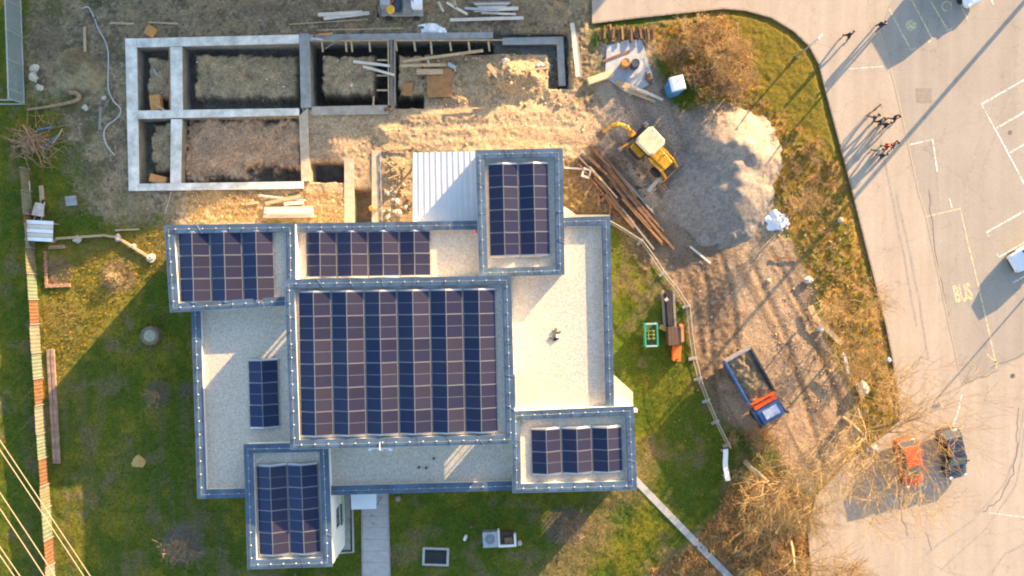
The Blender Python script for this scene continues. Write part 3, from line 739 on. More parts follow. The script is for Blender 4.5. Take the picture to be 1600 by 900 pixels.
M_STONE = mat('pale_stone', (.46, .41, .34), .9, .2, 5, .3)
M_TARP = mat('white_tarp', (.72, .73, .76), .6, .08, 2, .3, 4)
def C2(px, py, z=0): v = P(px, py, z); return v

def quad_thing(name, quad, z, label, cat, group=None):
    c = sum((P(x, y, z) for x, y in quad), Vector()) / 4
    r = thing(name, (c.x, c.y, 0), 0, label, cat, group)
    return r, [Vector((P(x, y, z).x - c.x, P(x, y, z).y - c.y)) for x, y in quad]
# ribbed white canopy north of the hall
r, q = quad_thing('entrance_canopy', [(645.5, 239), (744, 237), (748, 345), (645.5, 347)], 2.85, 'white ribbed metal canopy roof between the northern roof and the dug site', 'canopy')
mb = MB(); n = 44
top = []
for k in range(n + 1):
    u = k / n; a, b = q[0].lerp(q[1], u), q[3].lerp(q[2], u); zz = 2.85 + (.035 if k % 4 in (0, 1) else 0)
    top += [(a.x, a.y, zz + .12), (b.x, b.y, zz)]
mb.add(top + [(x, y, z - .05) for x, y, z in top], [(2 * k, 2 * k + 1, 2 * k + 3, 2 * k + 2) for k in range(n)] + [(2 * n + 2 + 2 * k, 2 * n + 4 + 2 * k, 2 * n + 5 + 2 * k, 2 * n + 3 + 2 * k) for k in range(n)] +
       [(2 * k, 2 * k + 2, 2 * n + 4 + 2 * k, 2 * n + 2 + 2 * k) for k in range(n)] + [(2 * k + 1, 2 * n + 3 + 2 * k, 2 * n + 5 + 2 * k, 2 * k + 3) for k in range(n)])
mb.build('roof_sheet', M_SHEET, r)
for p, nm in ((q[0], 'post'), (q[3].lerp(q[0], .06), 'post'), (q[0].lerp(q[1], .5), 'post')):
    mb = MB(); mb.box((p.x + .15, p.y - .12, 1.38), (.12, .12, 2.76)); mb.build(nm, M_STEEL, r)
mb = MB(); a, b = q[0], q[3]; mb.prism([(a.x - .04, a.y), (a.x - .004, a.y), (b.x - .004, b.y), (b.x - .04, b.y)], 2.72, 2.98); mb.build('gutter', M_STEEL, r)
# small porch roof and paths
r, q = quad_thing('porch_roof', [(548, 771), (588, 770), (588, 795), (549, 796)], 2.7, 'small pale rectangular porch roof over the path by the entrance', 'porch roof')
mb = MB(); mb.prism([tuple(v) for v in q], 2.62, 2.72); mb.build('slab', mat('pale_blue_sheet', (.58, .63, .66), .4, .05, 1), r)
for p in (q[2], q[3]): mb = MB(); mb.box((p.x * .9, p.y + .1, 1.31), (.08, .08, 2.62)); mb.build('post', M_STEEL, r)
path = bpy.data.objects.new('entrance_path', None); COL.objects.link(path); tag(path, kind='structure')
a0, a1, b0, b1 = P(566, 752), P(605, 752), P(567.5, 915), P(609, 915)
for k in range(9):
    t0, t1 = k / 9, (k + 1) / 9
    A, B, C_, D = a0.lerp(b0, t0), a1.lerp(b1, t0), a1.lerp(b1, t1 - .002), a0.lerp(b0, t1 - .002)
    mb = MB(); mb.prism([tuple(v[:2]) for v in (A, B, C_, D)], -.1, .055 + .003 * (k % 2)); mb.build('slab', M_SLAB, path)
for sx, (pa, pb) in ((0, ((565, 752), (566.4, 915))), (1, ((606, 752), (610, 915)))):
    strip(pp([pa, pb]), .09, -.1, .19).build('edging', M_CONCG, path)
ter = bpy.data.objects.new('terrace_paving', None); COL.objects.link(ter); tag(ter, kind='structure')
for k in range(6):
    y0, y1 = 762 + k * 16.2, 762 + (k + 1) * 16.2 - .4
    mb = MB(); mb.prism(pp([(529, y0), (547, y0), (548, y1), (530, y1)]), -.1, .06 + .004 * (k % 2)); mb.build('slab', M_CONCG, ter)
strip(pp([(550.5, 765), (552.5, 862), (529, 864)]), .14, -.1, .22).build('edging', M_SLAB, ter)
dg = bpy.data.objects.new('diagonal_path', None); COL.objects.link(dg); tag(dg, kind='structure')
A, B = P(985, 742), P(1150, 912); d = (B - A); n = 26; u = d.normalized(); nn = Vector((-u.y, u.x, 0)) * .29
for k in range(n):
    p, q_ = A + d * (k / n), A + d * ((k + .97) / n)
    mb = MB(); mb.prism([tuple(v[:2]) for v in (p - nn, q_ - nn, q_ + nn, p + nn)], -.1, .07 + .008 * ((k * 7) % 3)); mb.build('slab', M_SLAB, dg)
# splayed concrete plinths at the house corners
for pts, lab, zz in (([(955, 582), (988, 612), (988, 650), (955, 650)], 'splayed beige concrete apron at the eastern house corner', .35), ([(880, 322), (900, 336), (952, 336), (952, 350), (880, 350)], 'narrow beige concrete apron along the northern edge of the east wing', .3)):
    c = P(*pts[0]); mb = MB(); mb.prism([(x - c.x, y - c.y) for x, y in pp(pts)], -.2, zz); o = mb.build('concrete_apron', mat('beige_concrete', (.47, .40, .32), .9, .15, 2, .2), bevel=.02); o.location = (c.x, c.y, 0); tag(o, lab, 'apron')
c = P(972, 634); mb = MB(); mb.box((0, 0, .35), (1.6, .45, .7)); mb.box((.25, -.3, .2), (1.9, .3, .4)); o = mb.build('white_step_block', M_WALL, bevel=.02); o.location = (c.x, c.y, .3); tag(o, 'white stepped wall block beside the splayed apron', 'steps')
# garden fixtures south of the house
r = thing('light_well', P(681, 869), math.radians(-2), 'grey concrete light well with dark grating set in the lawn', 'light well')
mb = MB()
for c_, s_ in (((-1.05, 0, .06), (.2, 1.55, .22)), ((1.05, 0, .06), (.2, 1.55, .22)), ((0, .7, .06), (1.9, .16, .22)), ((0, -.7, .06), (1.9, .16, .22))): mb.box(c_, s_)
mb.build('frame', M_SLAB, r); mb = MB()
for k in range(15): mb.box((0, -.58 + k * .083, .09), (1.88, .03, .04))
mb.build('grating', mat('dark_grating', (.06, .07, .08), .5, .2, metal=.4), r)
mb = MB(); mb.box((0, 0, -.02), (1.9, 1.24, .02)); mb.box((0, .42, .085), (1.88, .05, .05)); mb.build('well_floor', mat('well_dark', (.05, .055, .06), .9), r)
r = thing('heat_pump', P(766, 839), math.radians(3), 'pale grey square utility box in the shaded lawn', 'utility box')
mb = MB(); mb.box((0, 0, .35), (1.25, 1.35, .7)); mb.build('housing', M_STEEL, r, bevel=.04)
mb = MB(); mb.cyl((0, .05, .72), .42, .05, 20); mb.build('fan_guard', M_FRAME, r)
for k in range(4):
    mb = MB(); mb.box((0, .05, .755), (.84, .03, .02), k * math.pi / 4); mb.build('guard_bar', M_STEEL, r)
r = thing('planter_box', P(792, 838), math.radians(3), 'white planter frame holding brown soil beside the grey utility box', 'planter')
mb = MB()
for c_, s_ in (((-.7, 0, .25), (.2, 1.5, .5)), ((.7, -.2, .25), (.2, 1.1, .5)), ((0, -.66, .25), (1.2, .2, .5))): mb.box(c_, s_)
mb.build('frame', M_WALL, r, bevel=.02)
mb = MB(); mb.box((.05, -.05, .15), (1.2, 1.1, .3)); mb.build('soil', mat('dark_soil', (.06, .045, .035), .95, .4, 4, .5), r); mb = MB(); mb.box((.15, -.2, .35), (.7, .5, .2), .1); mb.build('lid', M_RUSTW, r)
for px, py, sx, sy, rz, m, lab, nm in ((727, 840, .28, .6, -.4, M_WALL, 'small white stone lying in the lawn left of the utility box', 'stone'), (622, 779, .5, .5, .3, M_CONCG, 'small grey stone beside the path near the house wall', 'stone'),
                                   (812, 848, .4, .5, .2, M_STONE, 'pale stone beside the white planter frame', 'stone'), (736, 822, .35, .35, .5, M_RUSTW, 'small rusty lump in the shaded lawn', 'stone')):
    mb = MB(); mb.box((0, 0, .1), (sx, sy, .25), top=.75); o = mb.build(nm, m, bevel=.05); o.location = P(px, py); o.rotation_euler[2] = rz; tag(o, lab, 'stone')
r = thing('concrete_ring', P(239, 524), .3, 'round grey concrete ring with pale lid standing in the western lawn', 'well ring')
mb = MB(); mb.lathe([(.80, 0), (.80, .55), (.74, .6), (.55, .6), (.52, .5)], 28); mb.build('ring', mat('ring_concrete', (.17, .125, .095), .9, .3, 3, .3), r)
mb = MB(); mb.lathe([(.54, .50), (.54, .56), (.3, .60), (.05, .61)], 24); mb.build('lid', mat('lichen_lid', (.33, .31, .22), .9, .3, 4, .3), r)
mb = MB(); mb.tube([(-.15, 0, .6), (-.12, 0, .68), (.12, 0, .68), (.15, 0, .6)], .03, 6); mb.build('handle', M_STEEL, r)

# ------------------------------------------------------------------ foundation
M_BEAM = mat('white_concrete_beam', (.56, .52, .45), .85, .22, 1.2, .2, 10, col2=(.68, .64, .57))
fnd = thing('foundation_grid', P(340, 180), 0, 'open grid of pale concrete foundation beams on the shaded building site', 'foundation')
fo_ = fnd.location
M_DIRTY = mat('earth_stained_concrete', (.20, .17, .13), .9, .3, 1.5, .3, 8)
def beam(pts, z1, m, name='beam', par=None):
    q = [(x - fo_.x, y - fo_.y) for x, y in pp(pts, z1)]
    mb = MB(); mb.prism(q, -1.9, z1 - .10, 1); mb.prism(q, z1 - .10, z1, 0); return mb.build(name, [m, M_DIRTY], par or fnd)
Z1 = .22
beam([(195.5, 60), (213, 60), (217, 298), (201, 298)], Z1, M_BEAM); beam([(213.5, 60), (466.5, 54), (467, 67.5), (213.5, 73.5)], Z1 + .004, M_BEAM)
beam([(266, 73), (284, 73), (285, 172), (267, 172)], Z1 + .01, M_BEAM); beam([(215.5, 172.8), (467, 169), (467, 180), (215.5, 185.5)], Z1, M_BEAM); beam([(267, 186), (284, 186), (282, 286), (266, 286)], Z1 + .01, M_BEAM)
beam([(217.5, 287), (474, 283.5), (474, 294.5), (217.5, 298)], Z1, M_BEAM)
beam([(467.5, 52), (483, 52), (486, 168), (470, 168)], Z1 - .05, M_CONCG); beam([(467, 181), (481, 169), (484, 283), (471, 283)], Z1 - .07, mat('sandy_concrete', (.45, .36, .26), .9, .2, 2, .3))
beam([(483.5, 54), (770, 50), (770, 60), (483.5, 64.5)], Z1 - .06, M_CONCG); beam([(487, 166.5), (606, 164), (606, 178), (487, 180)], Z1 - .1, mat('sandy_concrete_b', (.36, .31, .25), .9, .2, 2, .3))
beam([(538, 248), (553, 248), (553, 349), (538, 349)], .06, MATS['sandy_concrete']); beam([(581, 235), (592, 235), (592, 350), (581, 350)], .08, MATS['sandy_concrete'])
beam([(785, 59), (880, 57), (884, 134), (873, 134), (870, 69), (785, 70)], -.45, mat('wet_concrete', (.33, .31, .28), .8, .15, 2, .2), 'channel_beam')
# orange formwork blocks and the battens of the unfinished half
def plank(p0, p1, w, t, z, m, label, cat='plank', group=None, name='plank', tilt=0, zpar=True, roll=0.0):
    """single board between two photo points, top-level"""
    zc = z + t / 2
    A, B = P(p0[0], p0[1], zc if zpar else 0), P(p1[0], p1[1], zc if zpar else 0)
    A.z = B.z = zc
    L = (B - A).length; mb = MB(); n = 3; rr = random.Random(int(p0[0] * 7 + p0[1]))
    rings = []
    for k in range(n + 1):
        x = -L / 2 + L * k / n; b = rr.uniform(-.012, .012) if 0 < k < n else 0
        rings.append([(x, -w / 2 + b, -t / 2), (x, w / 2 + b, -t / 2), (x, w / 2 + b, t / 2), (x, -w / 2 + b, t / 2)])
    mb.loft(rings); o = mb.build(name, m)
    o.location = (A + B) / 2; o.rotation_euler = (roll, -tilt, math.atan2(B.y - A.y, B.x - A.x))
    return tag(o, label, cat, group)
for px, py, w, l, rz, lab in ((242, 160, .95, 1.35, .12, 'bright orange formwork block inside the upper left foundation bay'), (246, 280, 1.5, .75, -.25, 'orange formwork block inside the lower left foundation bay'), (233, 47, .7, .85, -.5, 'orange formwork block lying above the top foundation beam')):
    mb = MB(); mb.box((0, 0, .25), (w, l, .5), top=.96); o = mb.build('formwork_block', M_OSB, bevel=.02); z_ = -.45 if py > 100 else gz(px, py); v = P(px, py, z_ + .5); o.location = (v.x, v.y, z_); o.rotation_euler[2] = rz; tag(o, lab, 'formwork', 'orange formwork blocks')
plank((236, 158), (257, 172), .10, .06, .3, M_WOOD, 'thin yellow batten across the upper orange formwork block')
fw = thing('formwork', P(620, 70), 0, 'timber formwork with cross battens over the dark trench along the upper beam', 'formwork'); fo2 = fw.location
def fbar(p0, p1, w, t, z, m=M_WOOD, nm='batten'):
    A, B = P(*p0, z), P(*p1, z); mb = MB(); c = (A + B) / 2 - fo2; mb.box((c.x, c.y, z), ((B - A).length, w, t), math.atan2(B.y - A.y, B.x - A.x)); mb.build(nm, m, fw)
for x0, x1, y0, y1 in ((500, 606, 64, 63), (617, 790, 63.5, 62.5)): fbar((x0, y0), (x1, y1), .10, .10, .2)
for x in (503, 540, 549, 577): fbar((x, 65), (x + 1.5, 81), .15, .07, .16)
for x in (618, 647, 673, 703, 732, 763): fbar((x, 65), (x + 2, 80 + (5 if x == 673 else 0)), .16, .07, .16)
for y in (94, 118, 141): fbar((589, y), (606, y), .14, .07, .12)
for x, w in ((606.5, .10), (611, .22), (616.5, .10)): fbar((x, 62), (x + 1, 165), w, .12, .2 if w < .2 else .05, M_WOOD if x < 610 else M_GREYW, 'form_board')
fbar((584, 150), (583, 170), .14, .07, .18); fbar((496, 47), (630, 44), .06, .06, .35); fbar((508, 76), (546, 52), .06, .06, .34, M_GREYW)
for p0, p1, w, m, lab, z in (
    ((552, 96), (609, 103), .22, M_PALE, 'upper of two pale boards crossing the trench beside the form boards', .2), ((567, 104), (616, 117), .2, M_PALE, 'lower slanting pale board crossing the trench beside the form boards', .27),
    ((630, 96), (755, 79), .24, M_WOOD, 'long tan board lying slantwise below the cross battens', .2), ((626, 103), (697, 101), .26, M_WOOD, 'tan board just below the long slanting board', .25), ((668, 93), (672, 104), .16, M_PALE, 'short pale offcut under the long slanting board', .12),
    ((651, 112), (692, 112), .45, M_WOOD, 'short wide board above the brown plywood sheet', .24), ((894, 36), (903, 120), .38, M_PALE, 'left of two long pale boards standing beside the concrete channel', .3), ((900, 50), (909, 122), .22, M_GREYW, 'right narrower of two long boards beside the concrete channel', .22),
    ((703, 31), (818, 28), .26, M_PALE, 'long straight pale board below the material heap at the top edge', .25), ((741, 16), (810, 13), .3, M_PALE, 'pale board on the material heap at the top edge', .35), ((752, 20), (806, 22), .16, M_PALE, 'narrow pale board under the material heap boards', .28),
    ((497, 23), (566, 19), .3, M_PALE, 'upper pale board of the small stack at the top edge', .3), ((506, 29), (577, 20), .3, M_PALE, 'lower pale board of the small stack at the top edge', .22), ((452, 38), (575, 30), .07, M_WOOD, 'thin batten lying below the small board stack', .1),
    ((132, 42), (133, 81), .22, M_WOOD, 'single light stake on the mud left of the foundation', .1), ((172, 36), (210, 37), .16, M_WOOD, 'short tan batten above the foundation corner', .05), ((232, 35), (278, 37), .14, M_WOOD, 'tan batten right of the soil lump above the foundation', .05),
    ((157, 167), (156, 203), .2, M_GREYW, 'grey board upright on the grass left of the foundation', .05), ((64, 290), (67, 321), .38, M_WOOD, 'tan board beside the panel fence above the wheelbarrow', .1), ((45, 283), (46, 320), .16, M_PALE, 'narrow pale board beside the panel fence', .1),
    ((962, 128), (1012, 147), .5, M_WOOD, 'broad tan board between the insulation block and the white-edged plank', .2), ((987, 135), (1036, 156), .24, M_PALE, 'long white-edged plank near the portable toilet', .35), ((975, 140), (1024, 159), .22, M_WOOD, 'tan plank just below the white-edged plank', .22),
    ((1078, 385), (1110, 411), .16, M_PALE, 'thin pale pole lying at the foot of the gravel heap', .1), ((1013, 299), (1030, 278), .35, M_STONE, 'pale beam end lying beside the loader wheel', .1),
    ((942, 96), (985, 79), .18, M_RUSTW, 'brown bar on the pale concrete pad', .12), ((1266, 478), (1273, 494), .5, M_WOOD, 'short upper tan board on the verge edge', .25), ((1272, 494), (1316, 538), .45, M_WOOD, 'long tan board lying on the verge edge above the white post', .3),
    ((1207, 402), (1250, 404), .16, M_RUSTW, 'dark brown pole lying at the verge edge by the drive', .1), ((405, 305), (478, 313), .16, M_PALE, 'upper thin pale board on the golden sawdust beside the house', .15), ((415, 318), (470, 306), .3, M_WOOD, 'middle board of the pile on the golden sawdust', .2),
    ((444, 319), (474, 316), .3, M_PALE, 'short board on the pile on the golden sawdust', .28), ((384, 319), (404, 316), .24, M_WOOD, 'short yellow board left of the sawdust pile', .1), ((600, 232), (642, 230), .3, M_WOOD, 'board along the upper edge of the rubble bay', .15), ((594, 238), (597, 345), .1, M_STEEL, 'thin steel rail along the rubble bay', .12)):
    plank(p0, p1, w, .07, z, m, lab)
for p0, p1, w, m, lab, z in (
    ((488, 44), (492, 62), .12, M_RUSTW, 'short rusty stake at the left end of the trench formwork', .3), ((497, 54), (520, 52), .16, M_OSB, 'orange board scrap on the upper beam corner', .3), ((486, 60), (504, 62), .12, M_PALE, 'white-edged lath on the upper beam corner', .34),
    ((700, 100), (712, 106), .3, M_STEEL, 'small grey steel plate beside the brown plywood sheet', .2), ((785, 104), (808, 110), .3, M_WOOD, 'tan board scrap on the golden soil heap', .75), ((800, 112), (856, 106), .14, M_WOOD, 'thin tan batten lying over the golden soil heap', .7), ((762, 100), (782, 124), .4, M_WOOD, 'thick yellow plank slanting down the golden soil heap', .6),
    ((320, 94), (327, 100), .14, M_OSB, 'small orange offcut in the largest foundation bay', -.35), ((240, 108), (246, 118), .16, M_STEEL, 'small grey scrap in the upper left foundation bay', -.4), ((600, 172), (608, 168), .3, M_RUSTW, 'rusty plate at the lower end of the form boards', .15), ((700, 172), (760, 168), .12, M_WOOD, 'thin batten along the edge of the sandy fill', .12)):
    plank(p0, p1, w, .07, z, m, lab)
r = thing('timber_bundle', P(452, 332), math.radians(1), 'bright pale beam bundle lying on golden sawdust beside the house', 'timber bundle')
for k in range(3):
    mb = MB(); mb.box((0, -.32 + k * .32, .2), (4.3 - .1 * k, .29, .3)); mb.build('beam', M_PALE, r, bevel=.015)
mb = MB(); mb.box((.2, .0, .47), (4.0, .4, .22), .01); mb.build('beam', M_PALE, r, bevel=.015)
for nm, pts, z, m, lab in (('plywood_sheet', [(666, 109), (706, 107), (707, 151), (668, 153)], .12, M_OSB2, 'large brown plywood sheet lying on the site earth'), ('plywood_sheet', [(630, 130), (645, 130), (643, 150), (628, 149)], -.05, M_OSB2, 'small brown plywood scrap beside the dark trench')):
    c = P(*pts[0], z); mb = MB(); mb.prism([(x - c.x, y - c.y) for x, y in pp(pts, z)], 0, .05); o = mb.build(nm, m); o.location = c; tag(o, lab, 'plywood')
def lump(name, px, py, sx, sy, sz, m, label, cat, rz=0.0, seed=1, group=None, z=None, n=10):
    """irregular rounded solid"""
    rr = np.random.default_rng(seed); mb = MB(); rings = []
    for k in range(6):
        t = k / 5; rad = math.sin(math.pi * (.08 + .84 * t) ) ** .6
        rings.append([(sx / 2 * rad * math.cos(a) * (1 + rr.uniform(-.34, .30)), sy / 2 * rad * math.sin(a) * (1 + rr.uniform(-.34, .30)), sz * t + rr.uniform(-.13, .13) * sz) for a in np.linspace(0, 2 * math.pi, n, endpoint=False)])
    mb.loft(rings); o = mb.build(name, m, smooth=False)
    v = P(px, py); o.location = (v.x, v.y, (gz(px, py) if z is None else z) - .05); o.rotation_euler[2] = rz
    return tag(o, label, cat, group)
# white and pale oddments
for a in (('rubble_heap', 1262, 438, .9, .6, .4, M_STONE, 'pale rubble lump on the verge edge by the pole shadow', 'rubble', .2),
          ('stone', 1312, 344, .55, .5, .35, M_STONE, 'single pale stone in the dry verge grass', 'stone', 0), ('boulder', 56, 108, .9, .7, .5, M_STONE, 'uppermost pale stone block beside the dark soil mound', 'stone', .2), ('boulder', 56, 122, .7, .9, .6, M_STONE, 'second pale stone block below the uppermost one', 'stone', .5),
          ('boulder', 65, 138, .5, .7, .4, M_STONE, 'smallest pale stone beside the dark soil mound', 'stone', .8), ('boulder', 135, 169, .5, .5, .35, M_STONE, 'round pale stone below the bent log', 'stone', 0), ('boulder', 163, 153, .5, .35, .3, M_STONE, 'pale stone beside the grey hose', 'stone', .4),
          ('straw_heap', 217, 721, 1.3, 1.0, .25, mat('straw', (.42, .27, .09), .95, .3, 6, .4), 'small golden straw heap in the shaded western lawn', 'straw heap', .2), ('boulder', 122, 374, .75, .6, .35, M_STONE, 'pale stone at the middle of the low garden border', 'stone', .3), ('boulder', 186, 372, .45, .7, .35, M_STONE, 'pale stone at the bend of the garden border', 'stone', .1),
          ('boulder', 238, 403, .8, .7, .4, M_STONE, 'pale stone at the end of the garden border near the house', 'stone', .2), ('boulder', 210, 385, .5, .4, .3, M_STONE, 'small pale stone inside the bend of the garden border', 'stone', 0), ('yellow_shrub', 1175, 897, 1.5, 1.3, .9, mat('yellow_flowers', (.50, .34, .04), .95, .4, 5, .6), 'bright yellow bush at the bottom edge beside the path', 'bush', 0),
          ('boulder', 582, 326, .6, .55, .4, M_OSB, 'orange-tan lump beside the small pit next to the house', 'stone', .3), ('boulder', 1345, 607, .9, 1.4, .7, M_STONE, 'leaning beige slab on the verge near the large bare tree', 'stone', .3), ('boulder', 1282, 513, .5, .6, .4, M_TARP, 'small white bundle under the tan verge boards', 'bundle', .3),
          ('boulder', 1389, 562, .4, .45, .3, M_TARP, 'small white lump at the pavement kerb', 'stone', .1), ('boulder', 843, 103, .8, .6, .4, M_STONE, 'pale rubble lump on the golden soil heap', 'rubble', .1), ('boulder', 790, 100, .7, .6, .3, mat('pinkish_rubble', (.48, .36, .32), .9, .3, 5, .4), 'pinkish rubble lump on the golden soil heap', 'rubble', .9)):
    lump(*a[:7], a[7], a[8], a[9], seed=int(a[1] + a[2]))
def crumple(name, px, py, sx, sy, hh, rz, label, cat, seed):
    n, m = 26, 22; X, Y = np.meshgrid(np.linspace(-1, 1, n), np.linspace(-1, 1, m))
    rad = np.hypot(X, Y) + (fbm(X, Y, 1.4, 3, seed) - .5) * 1.0
    Z = np.clip(1.05 - rad, -.15, 1) ** 1 * 0 + sstep(1.05, .2, rad) * (0.35 + 1.1 * np.abs(fbm(X, Y, 2.2, 3, seed + 3) - .5) * 2) * hh
    keep = rad < 1.0; idx = (np.arange(m - 1)[:, None] * n + np.arange(n - 1)[None]); ii = idx[keep[:-1, :-1] & keep[1:, 1:] & keep[:-1, 1:] & keep[1:, :-1]]
    jx, jy = (fbm(X, Y, 3, 2, seed + 7) - .5) * .3, (fbm(X, Y, 3, 2, seed + 9) - .5) * .3
    o = np_mesh(name, np.stack([(X + jx) * sx / 2, (Y + jy) * sy / 2, Z], -1).reshape(-1, 3), np.stack([ii, ii + 1, ii + n + 1, ii + n], 1), M_TARP)
    o.location = G(px, py, .02); o.rotation_euler[2] = rz; return tag(o, label, cat)
crumple('tarp_bag', 676, 46, 2.6, 1.1, .4, 0, 'white tarpaulin bag lying above the upper beam', 'bag', 4)
crumple('tarp_heap', 1216, 346, 2.2, 2.0, .55, .5, 'crumpled white tarpaulin beside the gravel heap and verge', 'tarpaulin', 11)
fs_strip = strip([(x - fo_.x, y - fo_.y) for x, y in pp([(264.3, 66), (265.3, 172)], .2)], .14, -.5, .68).build('form_strip', M_OSB2, fnd)
c = P(112, 314); mb = MB(); mb.box((0, 0, .08), (.95, .85, .14), .1); o = mb.build('paving_slab', M_CONCG, bevel=.02); o.location = c; tag(o, 'single grey paving slab lying on the grass below the foundation', 'slab')
# bent log and hose
def tubething(name, pts, r, m, label, cat, z=.12, n=7, smooth=True):
    w = [P(x, y) for x, y in pts]; c = w[0].copy(); c.z = gz(*pts[0])
    q = []
    for (x, y), v in zip(pts, w): q.append((v.x - c.x, v.y - c.y, max(gz(x, y), -.3) + z - c.z))
    # catmull-rom smoothing
    s = []
    Q = [Vector(p) for p in q]
    for i in range(len(Q) - 1):
        p0, p1, p2, p3 = Q[max(i - 1, 0)], Q[i], Q[i + 1], Q[min(i + 2, len(Q) - 1)]
        for k in range(5):
            t = k / 5; s.append(.5 * ((2 * p1) + (p2 - p0) * t + (2 * p0 - 5 * p1 + 4 * p2 - p3) * t * t + (3 * p1 - p0 - 3 * p2 + p3) * t ** 3))
    s.append(Q[-1])
    rad = r if not isinstance(r, (list, tuple)) else [r[0] + (r[1] - r[0]) * k / (len(s) - 1) for k in range(len(s))]
    mb = MB(); mb.tube(s, rad, n); o = mb.build(name, m, smooth=smooth); o.location = c; return tag(o, label, cat)
M_HOSE = mat('grey_hose', (.42, .42, .43), .6, .1, 3)
tubething('hose', [(130, 14), (139, 12), (148, 28), (155, 46), (166, 66), (170, 85), (169, 120), (171, 143), (180, 160), (188, 168), (189, 177), (180, 188), (168, 197), (163, 210), (168, 228), (180, 243)], .05, M_HOSE, 'thin grey hose snaking down the left side of the foundation', 'hose', .1)
M_BARK = mat('bare_bark', (.30, .20, .11), .9, .3, 4, .4)
tubething('bent_log', [(45, 172), (75, 168), (100, 163), (120, 158), (126, 152), (120, 146), (111, 145)], [.10, .22], M_BARK, 'bent brown log lying below the dark soil mound', 'log', .15)
tubething('thin_cable', [(268, 300), (264, 315), (258, 335)], .03, M_HOSE, 'short thin cable below the lower foundation beam', 'cable', .06)
# low garden border of timber rails
r = thing('garden_border', P(95, 372), 0, 'low pale timber border rail running across the grass towards the house', 'border')
brd = [(92, 373), (120, 371), (165, 368), (185, 371), (212, 388), (238, 404)]
for a, b in zip(brd[:-1], brd[1:]):
    A, B = P(*a) - r.location, P(*b) - r.location; mb = MB(); c_ = (A + B) / 2; mb.box((c_.x, c_.y, .18), ((B - A).length, .2, .16), math.atan2(B.y - A.y, B.x - A.x)); mb.build('rail', M_WOOD, r)
    mb = MB(); mb.box((A.x, A.y, .12), (.2, .2, .4)); mb.build('peg', M_WOOD, r)
plank((180, 360), (217, 358), .14, .06, .08, M_WOOD, 'loose tan batten above the garden border')
# brick-edged bed
M_BRICK = mat('red_brick', (.36, .19, .12), .9, .25, 5, .3)
r = thing('brick_bed', P(90, 415), .04, 'rectangular flower bed edged with reddish bricks below the white crate table', 'flower bed')
for k in range(9):
    for yy, x0 in ((-1.75, -.95), (1.6, -.55)):
        if yy > 0 and k > 5: continue
        mb = MB(); mb.box((x0 + k * .24, yy + .02 * (k % 2), .08), (.21, .3, .16), .03 * (k % 3)); mb.build('brick', M_BRICK, r)
for k in range(11):
    mb = MB(); mb.box((-1.0 + .03 * (k % 2), -1.5 + k * .27, .07), (.2, .23, .15), .05 * (k % 3)); mb.build('brick', M_BRICK, r)
# white crate table and wheelbarrow by the fence
r = thing('crate_table', P(72, 362), math.radians(-3), 'white plank-topped crate table standing against the panel fence', 'table')
for k in range(5):
    mb = MB(); mb.box((0, -.72 + k * .36, .85), (2.35, .33, .05)); mb.build('board', M_PALE if k % 2 else M_TARP, r, bevel=.01)
for sx in (-1, 1):
    for sy in (-1, 1): mb = MB(); mb.box((sx * 1.0, sy * .7, .41), (.12, .12, .82)); mb.build('leg', M_GREYW, r)
mb = MB(); mb.box((0, -.85, .6), (2.2, .05, .4)); mb.build('apron_board', M_PALE, r)
r = thing('wheelbarrow', P(68, 329), math.radians(80), 'wheelbarrow with pale tray standing above the crate table', 'wheelbarrow')
mb = MB(); mb.loft([[(-.35, -.28, .3), (.35, -.22, .3), (.35, .22, .3), (-.35, .28, .3)], [(-.55, -.55, .62), (.6, -.42, .62), (.6, .42, .62), (-.55, .55, .62)]]); mb.box((0, 0, .6), (.8, .6, .06), .2); mb.build('tray', mat('barrow_tray', (.50, .42, .36), .6, .3, 4), r, bevel=.02)
mb = MB(); mb.cyl((.75, 0, .2), .2, .09, 16, 'Y'); mb.build('wheel', M_DARK, r)
for s in (-1, 1):
    mb = MB(); mb.tube([(.75, s * .08, .2), (0, s * .25, .33), (-1.1, s * .33, .6)], .025, 6); mb.build('handle', M_STEEL, r); mb = MB(); mb.tube([(-.35, s * .28, .36), (-.45, s * .3, 0)], .02, 5); mb.build('leg', M_STEEL, r)
# timber strip by the fence
for k, (p0, p1, lab) in enumerate((((76, 546), (86, 724), 'left of the long weathered boards stacked beside the panel fence'), ((82, 546), (92, 724), 'right of the long weathered boards stacked beside the panel fence'))):
    plank(p0, p1, .30, .14, .02 + .03 * k, mat('speckled_board', (.26, .17, .13), .9, .4, 3, .3), lab, 'board', 'boards beside the panel fence')

# ------------------------------------------------------------------ fences and wires
M_MESHW = mat('grey_wire', (.36, .40, .42), .5, .1, 3, metal=.4)
r = thing('mesh_fence', P(37, 80), 0, 'tall grey wire mesh fence with square posts in the top left corner', 'fence'); o_ = r.location
def wl(px, py, z): v = P(px, py); return (v.x - o_.x, v.y - o_.y, z)
for zz in (.1, 1.95): mb = MB(); mb.tube([wl(32, -40, zz), wl(39, 164, zz)], .045, 6); mb.build('rail', M_MESHW, r)
for zz in (.1, 1.4): mb = MB(); mb.tube([wl(39, 163, zz), wl(-60, 163, zz)], .05, 6); mb.build('rail', M_MESHW, r)
for k, y in enumerate((-32, 13, 58, 103, 148, 163)):
    mb = MB(); x = 32 + 7 * (y + 40) / 204; a = wl(x, y, 1.0); mb.box((a[0], a[1], 1.0), (.09, .09, 2.05)); mb.build('post', M_MESHW, r)
for x in (-5, -50): mb = MB(); a = wl(x, 163, .75); mb.box(a, (.08, .08, 1.5)); mb.build('post', M_MESHW, r)
mb = MB()
